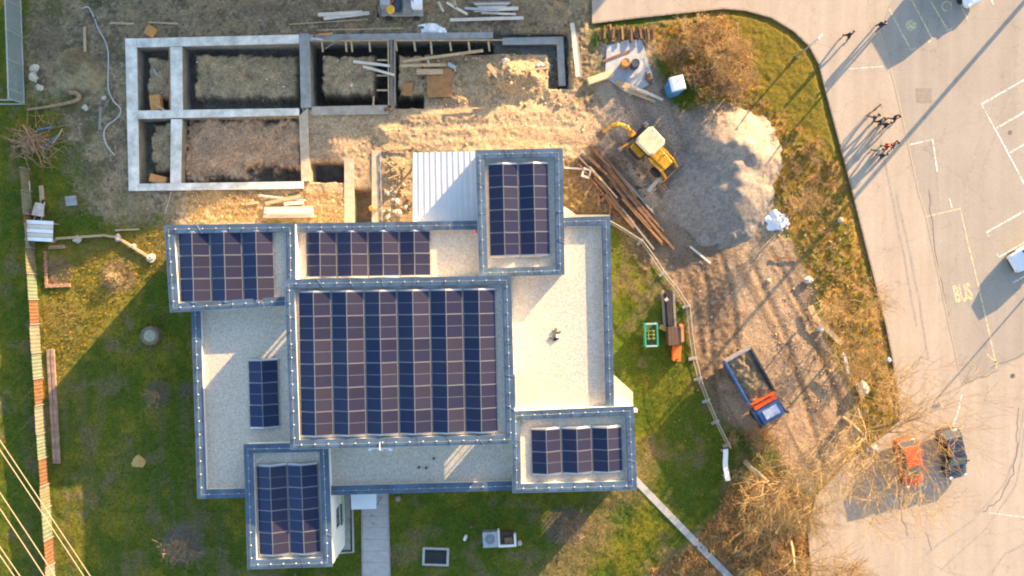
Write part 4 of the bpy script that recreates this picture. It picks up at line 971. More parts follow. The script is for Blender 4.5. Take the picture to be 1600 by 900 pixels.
for k in range(26):
    zz = .14 + k * .071; mb.box(((wl(32, -40, zz)[0] + wl(39, 164, zz)[0]) / 2, (wl(32, -40, zz)[1] + wl(39, 164, zz)[1]) / 2, zz), (.014, 11.3, .014), -math.atan2(7, 204) * -1)
for k in range(90):
    a = wl(32 + 7 * k / 90, -40 + 204 * k / 90, 1.02); mb.box(a, (.012, .012, 1.85))
tag(mb.build('mesh', M_MESHW, r), kind='stuff')
# coloured panel fence
fl = [(45, 262), (48, 300), (52, 345), (57, 430), (62, 520), (67, 600), (71, 670), (75, 730), (79, 790), (83, 850), (87, 910), (90, 960)]
def fat(y):
    for (x0, y0), (x1, y1) in zip(fl[:-1], fl[1:]):
        if y0 <= y <= y1: return x0 + (x1 - x0) * (y - y0) / (y1 - y0)
    return fl[-1][0]
r = thing('panel_fence', P(60, 560), 0, 'low boundary fence of rusty, tan and greenish panels down the left side', 'fence'); o_ = r.location
PC = {'t': mat('tan_fence_panel', (.15, .135, .08), .8, .25, 2, .2), 'g': mat('greenish_fence_panel', (.125, .155, .105), .75, .2, 2, .2), 'r': mat('rusty_fence_panel', (.14, .070, .032), .85, .3, 2.5, .3), 'p': mat('pale_fence_panel', (.16, .15, .11), .8, .2, 2, .2)}
seq = [(265, 300, 't'), (300, 336, 'p'), (336, 352, 'r'), (352, 388, 'p'), (388, 428, 't'), (428, 468, 'g'), (468, 506, 'r'), (506, 550, 'p'), (550, 590, 'g'), (590, 631, 'r'), (631, 675, 'p'), (675, 713, 'g'), (713, 755, 'r'), (755, 790, 't'), (790, 838, 'g'), (838, 879, 'r'), (879, 920, 'p'), (920, 955, 'g')]
for k, (y0, y1, c_) in enumerate(seq):
    A, B = P(fat(y0), y0) - o_, P(fat(y1), y1) - o_; d = (B - A).normalized(); A = A + d * .03; B = B - d * .03; nn = Vector((-d.y, d.x, 0)); mb = MB(); n = 14
    rg = [[], []]
    hh = 1.12 + .05 * ((k * 5) % 3)
    vs_ = []
    for i in range(n + 1):
        p = A.lerp(B, i / n) + nn * (.018 if i % 2 else -.018); vs_ += [(p.x, p.y, .02), (p.x, p.y, hh)]
    m2 = len(vs_); vs_ += [(x + nn.x * .02, y + nn.y * .02, z) for x, y, z in vs_]
    fs = []
    for i in range(n):
        a = 2 * i; fs += [(a, a + 2, a + 3, a + 1), (m2 + a, m2 + a + 1, m2 + a + 3, m2 + a + 2), (a + 1, a + 3, m2 + a + 3, m2 + a + 1)]
    mb.add(vs_, fs); mb.build('panel', PC[c_], r)
    mb = MB(); mb.box((A.x - d.x * .03 + nn.x * .08, A.y - d.y * .03 + nn.y * .08, .62), (.08, .08, 1.24)); mb.build('post', M_GREYW, r)
# overhead cables
M_CABLE = mat('pale_cable', (.24, .20, .13), .5, .1, 3)
for k, (a, b, lab) in enumerate((((0, 688), (141, 900), 'uppermost of the overhead cables crossing the bottom left corner'), ((0, 703), (131, 900), 'second overhead cable, paired just below the uppermost'), ((0, 770), (86, 900), 'third overhead cable, in the middle pair'),
                              ((0, 795), (69, 900), 'fourth overhead cable, lower of the middle pair'), ((0, 855), (31, 900), 'fifth overhead cable, near the bottom left corner'), ((0, 868), (22, 900), 'lowest overhead cable at the bottom left corner'))):
    z = 9.0; A, B = P(*a, z), P(*b, z); d = B - A; d.normalize(); A2, B2 = A - d * 22, B + d * 22; c_ = (A2 + B2) / 2
    mb = MB(); pts = []
    for i in range(13):
        t = i / 12; p = A2.lerp(B2, t) - c_; p.z = .35 * (2 * t - 1) ** 2; pts.append(p)
    mb.tube(pts, .034, 6); o = mb.build('overhead_cable', M_CABLE, smooth=True); o.location = c_; tag(o, lab, 'cable', 'overhead cables')
# temporary site fence with concrete feet
sf = [(948, 346), (975, 362), (1000, 378), (1018, 402), (1035, 428), (1055, 452), (1072, 479), (1076, 520), (1082, 560), (1090, 592), (1103, 626), (1117, 659), (1135, 695)]
r = thing('site_fence', P(1035, 428), 0, 'thin temporary wire fence on white feet curving round the eastern lawn', 'fence'); o_ = r.location
def sl_(p, z): v = P(*p); return (v.x - o_.x, v.y - o_.y, z)
for a, b in zip(sf[:-1], sf[1:]):
    mb = MB(); mb.tube([sl_(a, .12), sl_(b, .12)], .03, 5); mb.tube([sl_(a, 1.35), sl_(b, 1.35)], .035, 5)
    for k in range(1, 16):
        t = k / 16; p = (a[0] + (b[0] - a[0]) * t, a[1] + (b[1] - a[1]) * t); mb.tube([sl_(p, .12), sl_(p, 1.35)], .006, 3)
    for zz in (.4, .7, 1.0): mb.tube([sl_(a, zz), sl_(b, zz)], .006, 3)
    mb.build('mesh_panel', M_MESHW if False else mat('pale_wire', (.30, .28, .22), .6, .15, 3), r)
for k, p in enumerate(sf):
    mb = MB(); mb.tube([sl_(p, 0), sl_(p, 1.38)], .03, 6); mb.build('post', MATS['pale_wire'], r)
    if k % 2 == 0 or k > 8:
        a, b = sf[max(k - 1, 0)], sf[min(k + 1, len(sf) - 1)]; rz = math.atan2(-(b[1] - a[1]), b[0] - a[0]) + math.pi / 2
        mb = MB(); mb.box(sl_(p, .09), (.75, .26, .16), rz); mb.build('foot', M_CONCG, r, bevel=.03)

# ------------------------------------------------------------------ site heaps
M_PILE = attr_mat('heaped_aggregate', .97, 5.0, .25, .5, 16.0, .05)
def heap(name, peaks, label, col, col2, pad=2.5, res=.10, seed=60, noise=.07, south=None):
    """heap at its angle of repose; peaks = (px, py, height, slope)"""
    w = [(P(x, y), h * (1.32 if south else 1), s * (1.22 if south else 1)) for x, y, h, s in peaks]
    c = sum((q[0] for q in w), Vector()) / len(w)
    R = max((q[0] - c).length + q[1] / q[2] for q in w) + .4
    ax = np.arange(-R, R + res, res); X, Y = np.meshgrid(ax + c.x, ax + c.y)
    n1 = fbm(X, Y, .9, 4, seed); n2 = fbm(X, Y, 3.2, 3, seed + 4)
    hh = 0
    for q, h, s in w:
        d = np.hypot(X - q.x, Y - q.y) * (1 + (n1 - .5) * .35)
        hh = hh + np.exp(8 * (h - np.sqrt((d * s) ** 2 + .03)))
    hh = np.log(hh) / 8 - .10 * (len(w) > 4)
    hh = hh + (n1 - .5) * noise * 2.2 + (n2 - .5) * noise * .8
    V = np.stack([X - c.x, Y - c.y, hh], -1); keep = hh > -.35; hh2 = np.maximum(hh, -.35); V[..., 2] = hh2
    m, n = X.shape; idx = (np.arange(m - 1)[:, None] * n + np.arange(n - 1)[None])
    kf = keep[:-1, :-1] | keep[1:, :-1] | keep[:-1, 1:] | keep[1:, 1:]
    ii = idx[kf]; F = np.stack([ii, ii + 1, ii + n + 1, ii + n], 1)
    used = np.unique(F); mp = -np.ones(m * n, int); mp[used] = np.arange(len(used))
    g = sstep(.4, .62, n1)[..., None]; C_ = np.array(col) * (1 - g) + np.array(col2) * g; C_ = C_ * (.75 + .5 * n2[..., None])
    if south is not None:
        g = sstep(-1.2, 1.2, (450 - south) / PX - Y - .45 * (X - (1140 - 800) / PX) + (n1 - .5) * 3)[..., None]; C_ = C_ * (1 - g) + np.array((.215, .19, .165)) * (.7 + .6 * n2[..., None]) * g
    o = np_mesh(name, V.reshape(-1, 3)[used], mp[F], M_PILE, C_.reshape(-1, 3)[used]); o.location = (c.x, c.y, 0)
    return tag(o, label, 'heap')
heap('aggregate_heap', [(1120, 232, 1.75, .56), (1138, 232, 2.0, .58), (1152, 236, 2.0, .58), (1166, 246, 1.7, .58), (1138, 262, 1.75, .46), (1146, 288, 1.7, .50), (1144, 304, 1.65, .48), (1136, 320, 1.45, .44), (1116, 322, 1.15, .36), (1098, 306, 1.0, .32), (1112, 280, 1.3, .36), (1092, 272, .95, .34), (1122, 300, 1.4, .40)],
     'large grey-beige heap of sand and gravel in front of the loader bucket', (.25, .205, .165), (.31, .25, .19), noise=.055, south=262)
heap('soil_mound', [(118, 105, .9, .5), (138, 118, .8, .5), (105, 125, .6, .5)], 'brown soil mound on the mud left of the foundation', (.16, .115, .065), (.26, .20, .11), seed=80)
heap('soil_mound', [(203, 20, .5, .6), (212, 17, .45, .6)], 'small brown soil lump above the foundation corner', (.22, .16, .10), (.30, .22, .14), seed=90)
# stockpile of long rusty timbers by the loader
rr = random.Random(11)
for k in range(34):
    t = rr.random(); ox = rr.uniform(-16, 26)
    s0 = rr.uniform(0, .62); s1 = s0 + rr.uniform(.22, .5)
    A = (908 + 125 * s0 + ox * .75, 238 + 147 * s0 - ox * .62); B = (908 + 125 * min(s1, 1.1) + ox * .75 + rr.uniform(-4, 4), 238 + 147 * min(s1, 1.1) - ox * .62)
    m = [M_RUSTW, M_RUSTW, M_GREYW, M_OSB2, M_RUSTW, M_WOOD][k % 6 if k % 12 < 6 else 0]
    plank(A, (B[0], B[1] + rr.uniform(-5, 5)), rr.uniform(.10, .24), rr.uniform(.10, .16), -.02 + .07 * (k // 6), m, 'long rusty brown timber in the stockpile between loader and east wing', 'timber', 'rusty timbers in the stockpile')
for k in range(9):
    x, y = 925 + rr.uniform(-14, 30), 300 + rr.uniform(-25, 22); a = rr.uniform(0, 3.1); l = rr.uniform(10, 22)
    plank((x - l * math.cos(a), y - l * math.sin(a)), (x + l * math.cos(a), y + l * math.sin(a)), rr.uniform(.12, .25), .1, .05 + .06 * (k % 3), M_RUSTW, 'short rusty offcut scattered on earth beside the stockpile', 'offcut', 'rusty offcuts beside the stockpile')
plank((882, 262), (912, 264), .14, .1, .1, M_PALE, 'pale batten end beside the square manhole frame')
r = thing('shaft_frame', P(916, 271), -.3, 'small square pale concrete shaft frame near the stockpile', 'shaft frame')
for c_, s_ in (((-.3, 0, .15), (.16, .8, .3)), ((.3, 0, .15), (.16, .8, .3)), ((0, .32, .15), (.44, .16, .3)), ((0, -.32, .15), (.44, .16, .3))): mb = MB(); mb.box(c_, s_); mb.build('frame_side', M_PALE, r)
mb = MB(); mb.box((0, 0, .05), (.44, .48, .05)); mb.build('cover', M_IRON, r)
# rusty sheet piles and objects on the concrete pad
mb = MB(); c_ = P(983, 97); mb.prism([(x - c_.x, y - c_.y) for x, y in pp([(948, 72), (985, 62), (1003, 64), (1010, 90), (1022, 128), (985, 150), (945, 120)])], 0, .12); o = mb.build('concrete_pad', mat('blue_grey_concrete', (.36, .37, .39), .85, .2, 1.4, .2)); o.location = c_; tag(o, 'irregular blue-grey concrete pad below the rusty bars', 'concrete pad')
rr = random.Random(21)
for k in range(20):
    x = 936 + k * 4.5; plank((x + rr.uniform(-1, 1), 38 + rr.uniform(0, 8)), (x + 2 + rr.uniform(-2, 2), 58 + rr.uniform(-2, 10)), .17, .12, .1 + .1 * (k % 3), M_RUSTW if k % 4 else M_OSB2, 'upright rusty bar in the row above the concrete pad', 'bar', 'rusty bars above the concrete pad')
for px, py, m, lab in ((975, 103, mat('orange_rust', (.42, .19, .05), .7, .3, 4), 'orange rusty drum on the concrete pad'), (990, 104, mat('blue_black_drum', (.05, .06, .08), .5, .2), 'dark drum beside the orange rusty drum')):
    r = thing('drum', G(px, py, .1), .3, lab, 'drum'); mb = MB(); mb.lathe([(.36, 0), (.36, .28), (.385, .3), (.36, .32), (.36, .58), (.385, .6), (.36, .62), (.36, .88), (.34, .9), (.33, .87)], 20); mb.build('shell', m, r)
    mb = MB(); mb.cyl((.18, .05, .885), .05, .03, 8); mb.build('bung', M_IRON, r)
    mb = MB(); mb.lathe([(.40, .29), (.40, .33)], 20); mb.build('hoop', M_IRON, r)
mb = MB(); mb.box((0, 0, .18), (2.4, .62, .36), top=.95); o = mb.build('insulation_block', mat('tan_insulation', (.60, .46, .27), .85, .1, 2, .2), bevel=.03); o.location = G(938, 122, 0); o.rotation_euler[2] = .33; tag(o, 'tan rectangular insulation block beside the long pale boards', 'block')
lump('scrap_lump', 1013, 123, .6, 1.0, .4, M_RUSTW, 'rusty scrap lump at the right edge of the concrete pad', 'scrap', .4, 6)
# rubble in the bay beside the canopy
rr = random.Random(31)
for k in range(16):
    lump('rubble_piece', 598 + rr.random() * 42, 292 + rr.random() * 50, rr.uniform(.25, .7), rr.uniform(.2, .5), rr.uniform(.15, .3), [M_STONE, M_GREYW, M_PALE, M_RUSTW][k % 4], 'broken rubble piece in the bay left of the white canopy', 'rubble', rr.random() * 3, 100 + k, 'rubble in the bay beside the canopy')
for k in range(7):
    x, y = 600 + rr.random() * 34, 246 + rr.random() * 40; a = rr.uniform(-.9, .9); plank((x, y), (x + 16 * math.cos(a), y + 16 * math.sin(a)), .12, .06, .3, M_WOOD, 'short yellow batten tossed in the bay left of the white canopy', 'batten', 'battens in the bay beside the canopy')
# scattered stones and clods, too many and small to tell apart
vs_, fs_, cs_ = [], [], []
rg = np.random.default_rng(5)
def clod(px, py, s, col):
    k = len(vs_) * 6; x, y = (px - 800) / PX, (450 - py) / PX; z = gz(px, py)
    a = rg.uniform(0, 6.3); e = rg.uniform(.6, 1.2, 6) * s
    pts = np.array([(e[0], 0, 0), (0, e[1], 0), (-e[2], 0, 0), (0, -e[3], 0), (0, 0, e[4] * .8), (0, 0, -e[5])])
    R_ = np.array([[math.cos(a), -math.sin(a), 0], [math.sin(a), math.cos(a), 0], [0, 0, 1]])
    vs_.append(pts @ R_.T + (x, y, z)); cs_.append(np.tile(np.array(col) * rg.uniform(.6, 1.3), (6, 1)))
    fs_.append(np.array([(0, 1, 4), (1, 2, 4), (2, 3, 4), (3, 0, 4), (1, 0, 5), (2, 1, 5), (3, 2, 5), (0, 3, 5)]) + k)
for x0, y0, x1, y1, n, col, s in ((290, 75, 465, 155, 200, (.26, .2, .14), .05), (500, 82, 588, 150, 120, (.26, .2, .14), .05), (60, 0, 900, 55, 900, (.2, .16, .11), .07), (100, 60, 195, 340, 500, (.17, .14, .1), .06), (480, 180, 930, 235, 300, (.42, .31, .18), .05), (680, 80, 890, 165, 500, (.42, .30, .18), .08),
                                (290, 190, 465, 280, 300, (.3, .2, .13), .06), (1040, 380, 1300, 700, 350, (.34, .26, .18), .045), (930, 160, 1100, 330, 600, (.25, .22, .19), .06), (890, 250, 1010, 400, 400, (.16, .10, .06), .08), (290, 300, 540, 345, 350, (.5, .36, .18), .06), (595, 240, 642, 345, 200, (.4, .3, .18), .07), (1200, 330, 1330, 640, 500, (.36, .27, .17), .06)):
    for _ in range(n): clod(rg.uniform(x0, x1), rg.uniform(y0, y1), s * rg.lognormal(0, .5), col)
for px, py, s in ((440, 133, .14), (432, 128, .10), (447, 138, .13), (548, 132, .18), (455, 122, .09), (525, 92, .12), (414, 122, .1), (305, 95, .1), (320, 70, .1), (248, 143, .12)): clod(px, py, s, (.6, .57, .54))
tag(np_mesh('scattered_stones', np.concatenate(vs_), np.concatenate(fs_), M_PILE, np.concatenate(cs_)), 'small stones and clods scattered over the building site', 'stones', kind='stuff')

# ------------------------------------------------------------------ other site objects
r = thing('portable_toilet', P(1049, 142), math.radians(14), 'blue portable toilet with white roof standing in the bare bushes', 'portable toilet')
M_BLUE = mat('toilet_blue', (.05, .20, .42), .5, .15, 2); mb = MB(); mb.box((0, 0, 1.05), (1.1, 1.1, 2.1)); mb.build('cabin', M_BLUE, r, bevel=.03)
mb = MB(); mb.loft([[(-.6, -.6, 2.1), (.6, -.6, 2.1), (.6, .6, 2.1), (-.6, .6, 2.1)], [(-.6, -.6, 2.2), (.6, -.6, 2.2), (.6, .6, 2.2), (-.6, .6, 2.2)], [(-.42, -.5, 2.36), (.42, -.5, 2.36), (.42, .5, 2.36), (-.42, .5, 2.36)]]); mb.build('roof', M_TARP, r)
mb = MB(); mb.box((0, -.565, 1.0), (.75, .03, 1.85)); dr = mb.build('door', mat('toilet_door', (.10, .28, .5), .5), r); mb = MB(); mb.box((.28, -.6, 1.0), (.06, .04, .2)); mb.build('handle', M_STEEL, dr)
mb = MB(); mb.cyl((.4, .4, 2.4), .06, .35, 8); mb.build('vent_pipe', M_TARP, r)
r = thing('play_frame', P(1014, 522), math.radians(2), 'green metal cage cart with yellow bars standing on the eastern lawn', 'cage cart')
MG = mat('green_enamel', (.03, .22, .16), .5, .15, 3); MY = mat('yellow_enamel', (.45, .42, .06), .5, .15, 3)
for sx in (-1, 1):
    for sy in (-1, 1): mb = MB(); mb.box((sx * .52, sy * .95, .55), (.10, .10, 1.1)); mb.build('post', MG, r)
    mb = MB(); mb.box((sx * .52, 0, 1.05), (.13, 1.8, .10)); mb.build('side_rail', MG, r); mb = MB(); mb.box((sx * .52, 0, .55), (.05, 1.8, .55)); mb.build('side_panel', MG, r)
for sy in (-1, 1): mb = MB(); mb.box((0, sy * .95, 1.05), (.94, .14, .10)); mb.build('end_rail', mat('pale_green_enamel', (.22, .38, .36), .5, .1), r)
mb = MB(); mb.box((0, 0, .3), (.95, 1.8, .06)); mb.build('floor', mat('olive_floor', (.07, .10, .04), .8), r)
for k in (-1, 0, 1): mb = MB(); mb.box((.0, k * .32, .8), (.7, .09, .06)); mb.build('bar', MY, r)
for sx in (-.2, .2): mb = MB(); mb.box((sx, 0, .86), (.06, .9, .05)); mb.build('cross_bar', MY, r)
r = thing('brown_bin', P(1050, 524), math.radians(2), 'dark brown timber box beside the site fence', 'box')
mb = MB(); mb.box((0, 0, .5), (1.1, 1.5, 1.0)); mb.build('box', mat('dark_brown_board', (.10, .055, .04), .8, .2, 3), r, bevel=.02)
for k in range(4): mb = MB(); mb.box((-.41 + k * .273, 0, 1.02), (.25, 1.54, .04)); mb.build('lid_board', MATS['dark_brown_board'], r)
mb = MB(); mb.box((.72, .2, .3), (.35, 1.5, .6)); mb.build('side_shelf', M_OSB, r)
r = thing('orange_crate', P(1055, 551), math.radians(-3), 'bright orange crate at the lower end of the brown box', 'crate')
MO = mat('bright_orange', (.75, .14, .02), .5, .1, 3); mb = MB(); mb.box((0, 0, .35), (.6, 1.25, .7)); mb.build('body', MO, r, bevel=.03); mb = MB(); mb.box((0, 0, .72), (.66, 1.3, .05)); mb.build('lid', MO, r); mb = MB(); mb.box((0, -.5, .77), (.2, .08, .05)); mb.build('handle', M_DARK, r)
rr = random.Random(41)
for k in range(7):
    x = 1040 + k * 2.4; plank((x - 4 + rr.uniform(-3, 3), 455 + rr.uniform(-4, 6)), (x + rr.uniform(-2, 2), 508 + rr.uniform(-6, 6)), .2, .14, .1 + .12 * (k % 3), mat('tarred_timber', (.035, .032, .034), .7, .4, 3) if k % 3 else M_GREYW, 'dark tarred timber in the pile above the brown box', 'timber', 'tarred timbers above the brown box')
plank((1031, 510), (1044, 516), .4, .06, .2, M_OSB, 'orange board scrap beside the brown box'); plank((1040, 466), (1043, 470), .3, .1, .5, M_STONE, 'pale offcut on top of the tarred timbers')
r = thing('white_sheet', P(1129, 722), math.radians(4), 'curved white metal sheet standing on edge at the brush margin', 'sheet')
mb = MB(); rg_ = []
for k in range(9): a = -1.35 + k * .3375; rg_.append([(.22 + .06 * math.cos(k * .8), a, 0.9), (-.22 + .06 * math.cos(k * .8), a, .98), (-.22 + .06 * math.cos(k * .8), a, 1.02), (.22 + .06 * math.cos(k * .8), a, .94)])
mb.loft(rg_); mb.build('sheet', M_TARP, r)
for y in (-1.1, 1.1): mb = MB(); mb.box((0, y, .45), (.3, .08, .9)); mb.build('trestle', M_GREYW, r)
mb = MB(); mb.box((0, 0, .45), (.08, 2.2, .08)); mb.build('brace', M_GREYW, r)
r = thing('white_post', P(1316, 566), math.radians(15), 'thin white slab post leaning in the verge', 'post'); mb = MB(); mb.box((0, 0, .7), (.22, 1.9, .16), 0, .12); mb.build('slab', M_TARP, r); mb = MB(); mb.box((0, 0, .3), (.12, .12, .62)); mb.build('stake', M_GREYW, r); mb = MB(); mb.box((0, .7, .3), (.12, .12, .62)); mb.build('stake', M_GREYW, r)
mb = MB(); mb.box((0, 0, .2), (1.0, .4, .3), top=.8); o = mb.build('white_stone', M_TARP, bevel=.05); o.location = P(1362, 700); o.rotation_euler[2] = .25; tag(o, 'white elongated block under the large bare tree by the red car', 'stone')
# material heap at the top edge: mixer, crates, props
r = thing('pump_trailer', P(630, 12), 0, 'grey machine trailer with yellow and red parts at the top edge', 'trailer')
mb = MB(); mb.box((0, 0, .55), (3.6, 1.9, .25)); mb.build('deck', M_CONCG, r, bevel=.03)
for x, y, w, l, h, m, nm in ((-1.3, .2, .9, 1.3, .9, M_STEEL, 'tank'), (-.4, .1, .6, 1.6, .5, mat('dark_blue_paint', (.04, .05, .08), .4), 'engine_box'), (.5, -.1, .8, 1.5, .4, M_GREYW, 'tray'), (1.3, .1, .9, 1.2, .7, M_TARP, 'hopper')):
    mb = MB(); mb.box((x, y, .68 + h / 2), (w, l, h), top=.94); mb.build(nm, m, r, bevel=.04)
mb = MB(); mb.lathe([(.1, .9), (.34, 1.05), (.38, 1.25), (.25, 1.5), (.15, 1.5)], 14, 0, Matrix.Translation((-.9, -.6, -.1))); mb.build('mixing_drum', mat('machine_yellow', (.62, .36, .03), .45, .1), r)
for a, b in (((-1.0, -.5, 1.3), (-.2, .9, 1.5)), ((.4, .9, 1.4), (1.2, -.2, 1.3))): mb = MB(); mb.tube([a, b], .08, 8); mb.build('arm', mat('red_paint', (.5, .05, .03), .45), r)
for sx in (-1, 1):
    for sy in (-1, 1): mb = MB(); mb.cyl((sx * 1.2, sy * 1.02, .3), .3, .2, 16, 'Y'); mb.build('wheel', M_DARK, r)
for p0, p1, m, lab in (((698, 4), (730, 22), M_PALE, 'pale prop leaning down right from the machine trailer'), ((710, 0), (712, 12), M_WOOD, 'short upright board right of the machine trailer'), ((726, 13), (778, 16), M_STEEL, 'steel tube lying right of the machine trailer'), ((595, 7), (590, 30), M_GREYW, 'grey upright board left of the machine trailer'), ((685, 3), (693, 18), M_STONE, 'beige block beside the machine trailer'), ((588, 9), (591, 28), M_RUSTW, 'brown pole left of the machine trailer')):
    plank(p0, p1, .2, .12, .5, m, lab)
for k in range(5): plank((738 + k * 3, 4 + 2.5 * k), (800 - 3 * k, 3 + 2.6 * k), .14, .08, .12 + .05 * k, [M_GREYW, M_PALE][k % 2], 'board in the loose material heap at the top edge', 'board', 'boards in the heap at the top edge')
# dead branch heap
M_TWIG = mat('dead_twig', (.34, .21, .12), .9, .3, 3)
rr = random.Random(51); r = thing('branch_heap', P(55, 222), 0, 'heap of dead branches beside the wire mesh fence corner', 'branch heap')
mb = MB()
for k in range(190):
    a = rr.gauss(-.3, .8) + (math.pi if rr.random() < .3 else 0); x, y = rr.gauss(0, .85), rr.gauss(0, .8); L_ = rr.uniform(.5, 2.2); z0 = max(.05, .8 - .4 * math.hypot(x, y) + rr.uniform(-.2, .2))
    p = Vector((x, y, z0)); q = p + Vector((math.cos(a) * L_, math.sin(a) * L_, rr.uniform(-.3, .35))); q.z = max(q.z, .05)
    mid = (p + q) / 2 + Vector((rr.uniform(-.15, .15), rr.uniform(-.15, .15), .08)); mb.tube([p, mid, q], [.03, .022, .008], 4)
mb.build('twigs', M_TWIG, r)
for a, b, m, nm in (((-.4, 1.3, .9), (.9, -2.2, .3), mat('reddish_branch', (.36, .15, .07), .8, .2), 'branch'), ((1.0, -.6, .4), (2.2, .6, .3), mat('blue_pipe', (.07, .17, .33), .5, .2), 'pipe'), ((.5, .9, .5), (1.9, 1.3, .3), MATS['blue_pipe'] if 'blue_pipe' in MATS else M_STEEL, 'pipe'), ((1.7, -.2, .3), (2.6, 1.1, .35), M_WOOD, 'branch')):
    mb = MB(); mb.tube([a, ((a[0] + b[0]) / 2 + .15, (a[1] + b[1]) / 2, (a[2] + b[2]) / 2 + .1), b], [.07, .06, .04], 7); mb.build(nm, m, r)

# ------------------------------------------------------------------ vehicles
M_TYRE = mat('tyre_rubber', (.02, .02, .021), .85, .2, 8)
M_RIM = mat('wheel_rim', (.45, .45, .46), .35, .1, metal=.7)
M_CGLASS = mat('car_glass', (.015, .018, .022), .08, .1, 1, spec=.6)
M_BLACKP = mat('black_plastic', (.03, .03, .032), .55, .15, 4)
M_LAMP = mat('headlamp', (.7, .7, .68), .15, .05); M_TAIL = mat('tail_lamp', (.35, .02, .02), .25, .05)
def wheel(root, x, y, r, w, s):
    mb = MB(); pr = [(r * .62, -w / 2), (r * .93, -w / 2), (r, -w * .35), (r, w * .35), (r * .93, w / 2), (r * .62, w / 2)]
    Mx = Matrix.Translation((x, y, r)) @ Matrix.Rotation(math.pi / 2, 4, 'X')
    wh = bpy.data.objects.new('wheel', None); COL.objects.link(wh); wh.parent = root
    mb.lathe(pr, 22, 0, Mx); mb.build('tyre', M_TYRE, wh)
    mb = MB(); mb.lathe([(r * .63, -w * .42), (r * .63, w * .42), (r * .2, w * .30)], 16, 0, Mx)
    for k in range(5):
        mb.box((x + math.cos(k * 1.2566) * r * .36, y + s * w * .42, r + math.sin(k * 1.2566) * r * .36), (r * .5, .03, r * .14), 0, 0, -k * 1.2566)
    mb.build('rim', M_RIM, wh)
def car(px, py, rz, paint, label, group=None, L=4.25, W=1.78, Hh=1.5, van=False):
    r = thing('parked_car', P(px, py), rz, label, 'car', group); r.location.z = .035
    k = L / 4.25; hw = W / 2
    def ring(x, w, zt, zb=.28): return [(x * k, -w, zb), (x * k, -w * 1.02, .58), (x * k, -w * .97, zt - .10), (x * k, -w * .86, zt), (x * k, -w * .4, zt + .025), (x * k, w * .4, zt + .025), (x * k, w * .86, zt), (x * k, w * .97, zt - .10), (x * k, w * 1.02, .58), (x * k, w, zb)]
    mb = MB(); mb.loft([ring(-2.13, hw * .80, .70, .36), ring(-2.07, hw * .93, .88), ring(-1.6, hw, .97), ring(-.8, hw, .97), ring(.4, hw, .95), ring(.95, hw, .93), ring(1.5, hw * .97, .86), ring(1.93, hw * .90, .74), ring(2.10, hw * .74, .60, .36)])
    mb.build('body', paint, r, smooth=True)
    b = [(-2.0, .93), (.98, .92)] if not van else [(-2.05, .93), (1.2, .92)]; tp = [(-1.55, Hh - .04), (.12, Hh - .05)] if not van else [(-1.95, Hh - .04), (.55, Hh - .05)]
    wb, wt = hw * .93, hw * .74
    mb = MB(); x0, x1, t0, t1 = b[0][0] * k, b[1][0] * k, tp[0][0] * k, tp[1][0] * k; zt = Hh - .06
    mb.loft([[(x0, -wb, .93), (x1, -wb, .92), (x1, wb, .92), (x0, wb, .93)], [(t0, -wt, zt), (t1, -wt, zt), (t1, wt, zt), (t0, wt, zt)]]); mb.build('window_band', M_CGLASS, r)
    mb = MB(); mb.loft([[(t0 - .08, -wt - .03, zt - .03), (t1 + .08, -wt - .03, zt - .03), (t1 + .08, wt + .03, zt - .03), (t0 - .08, wt + .03, zt - .03)], [(t0 - .02, -wt, zt + .035), (t1, -wt, zt + .035), (t1, wt, zt + .035), (t0 - .02, wt, zt + .035)], [(t0 + .15, -wt * .8, zt + .06), (t1 - .15, -wt * .8, zt + .06), (t1 - .15, wt * .8, zt + .06), (t0 + .15, wt * .8, zt + .06)]]); mb.build('roof', paint, r, smooth=False, bevel=0)
    for s in (-1, 1):
        for (xa, xb) in ((x0, t0), (x1, t1), ((x0 + x1) / 2 - .1, (t0 + t1) / 2)):
            mb = MB(); mb.tube([(xa, s * (wb + .01), .93), (xb, s * (wt + .015), zt)], .045, 5); mb.build('pillar', paint, r)
        mb = MB(); mb.box((.72 * k, s * (hw + .10), 1.0), (.12, .2, .13), 0); mb.build('mirror', paint, r, bevel=.02)
        mb = MB(); mb.box((1.93 * k, s * hw * .66, .70), (.24, .34, .12), -s * .35, 0, .25); mb.build('headlight', M_LAMP, r, bevel=.02)
        mb = MB(); mb.box((-2.08 * k, s * hw * .72, .80), (.08, .34, .16), s * .15); mb.build('taillight', M_TAIL, r, bevel=.02)
        for xw in (-1.3 * k, 1.32 * k): wheel(r, xw, s * (hw - .10), .32, .21, s)
    for xx, s in ((2.06 * k, 1), (-2.1 * k, -1)): mb = MB(); mb.box((xx, 0, .40), (.12, hw * 1.4, .20)); mb.build('bumper', M_BLACKP, r, bevel=.03)
    return r
def vdir(dx, dy): return math.atan2(-dy, dx)
PR = mat('red_car_paint', (.62, .085, .02), .28, .06, 1, spec=.6); PD = mat('navy_car_paint', (.022, .030, .055), .25, .1, 1, spec=.6); PW = mat('white_car_paint', (.70, .72, .74), .3, .03, 1, spec=.5)
car(1414, 720, vdir(16, 75), PR, 'orange-red car parked under the bare tree branches')
car(1480, 706, vdir(17, 75), PD, 'dark navy car parked right of the orange-red car', L=4.3, Hh=1.5)
car(1606, 396, vdir(-66, 38), PW, 'white car cut off by the right photo edge', Hh=1.55)
car(1497, -28, vdir(35, 63), PW, 'white van cut off by the top photo edge', L=4.9, W=1.95, Hh=2.0, van=True)
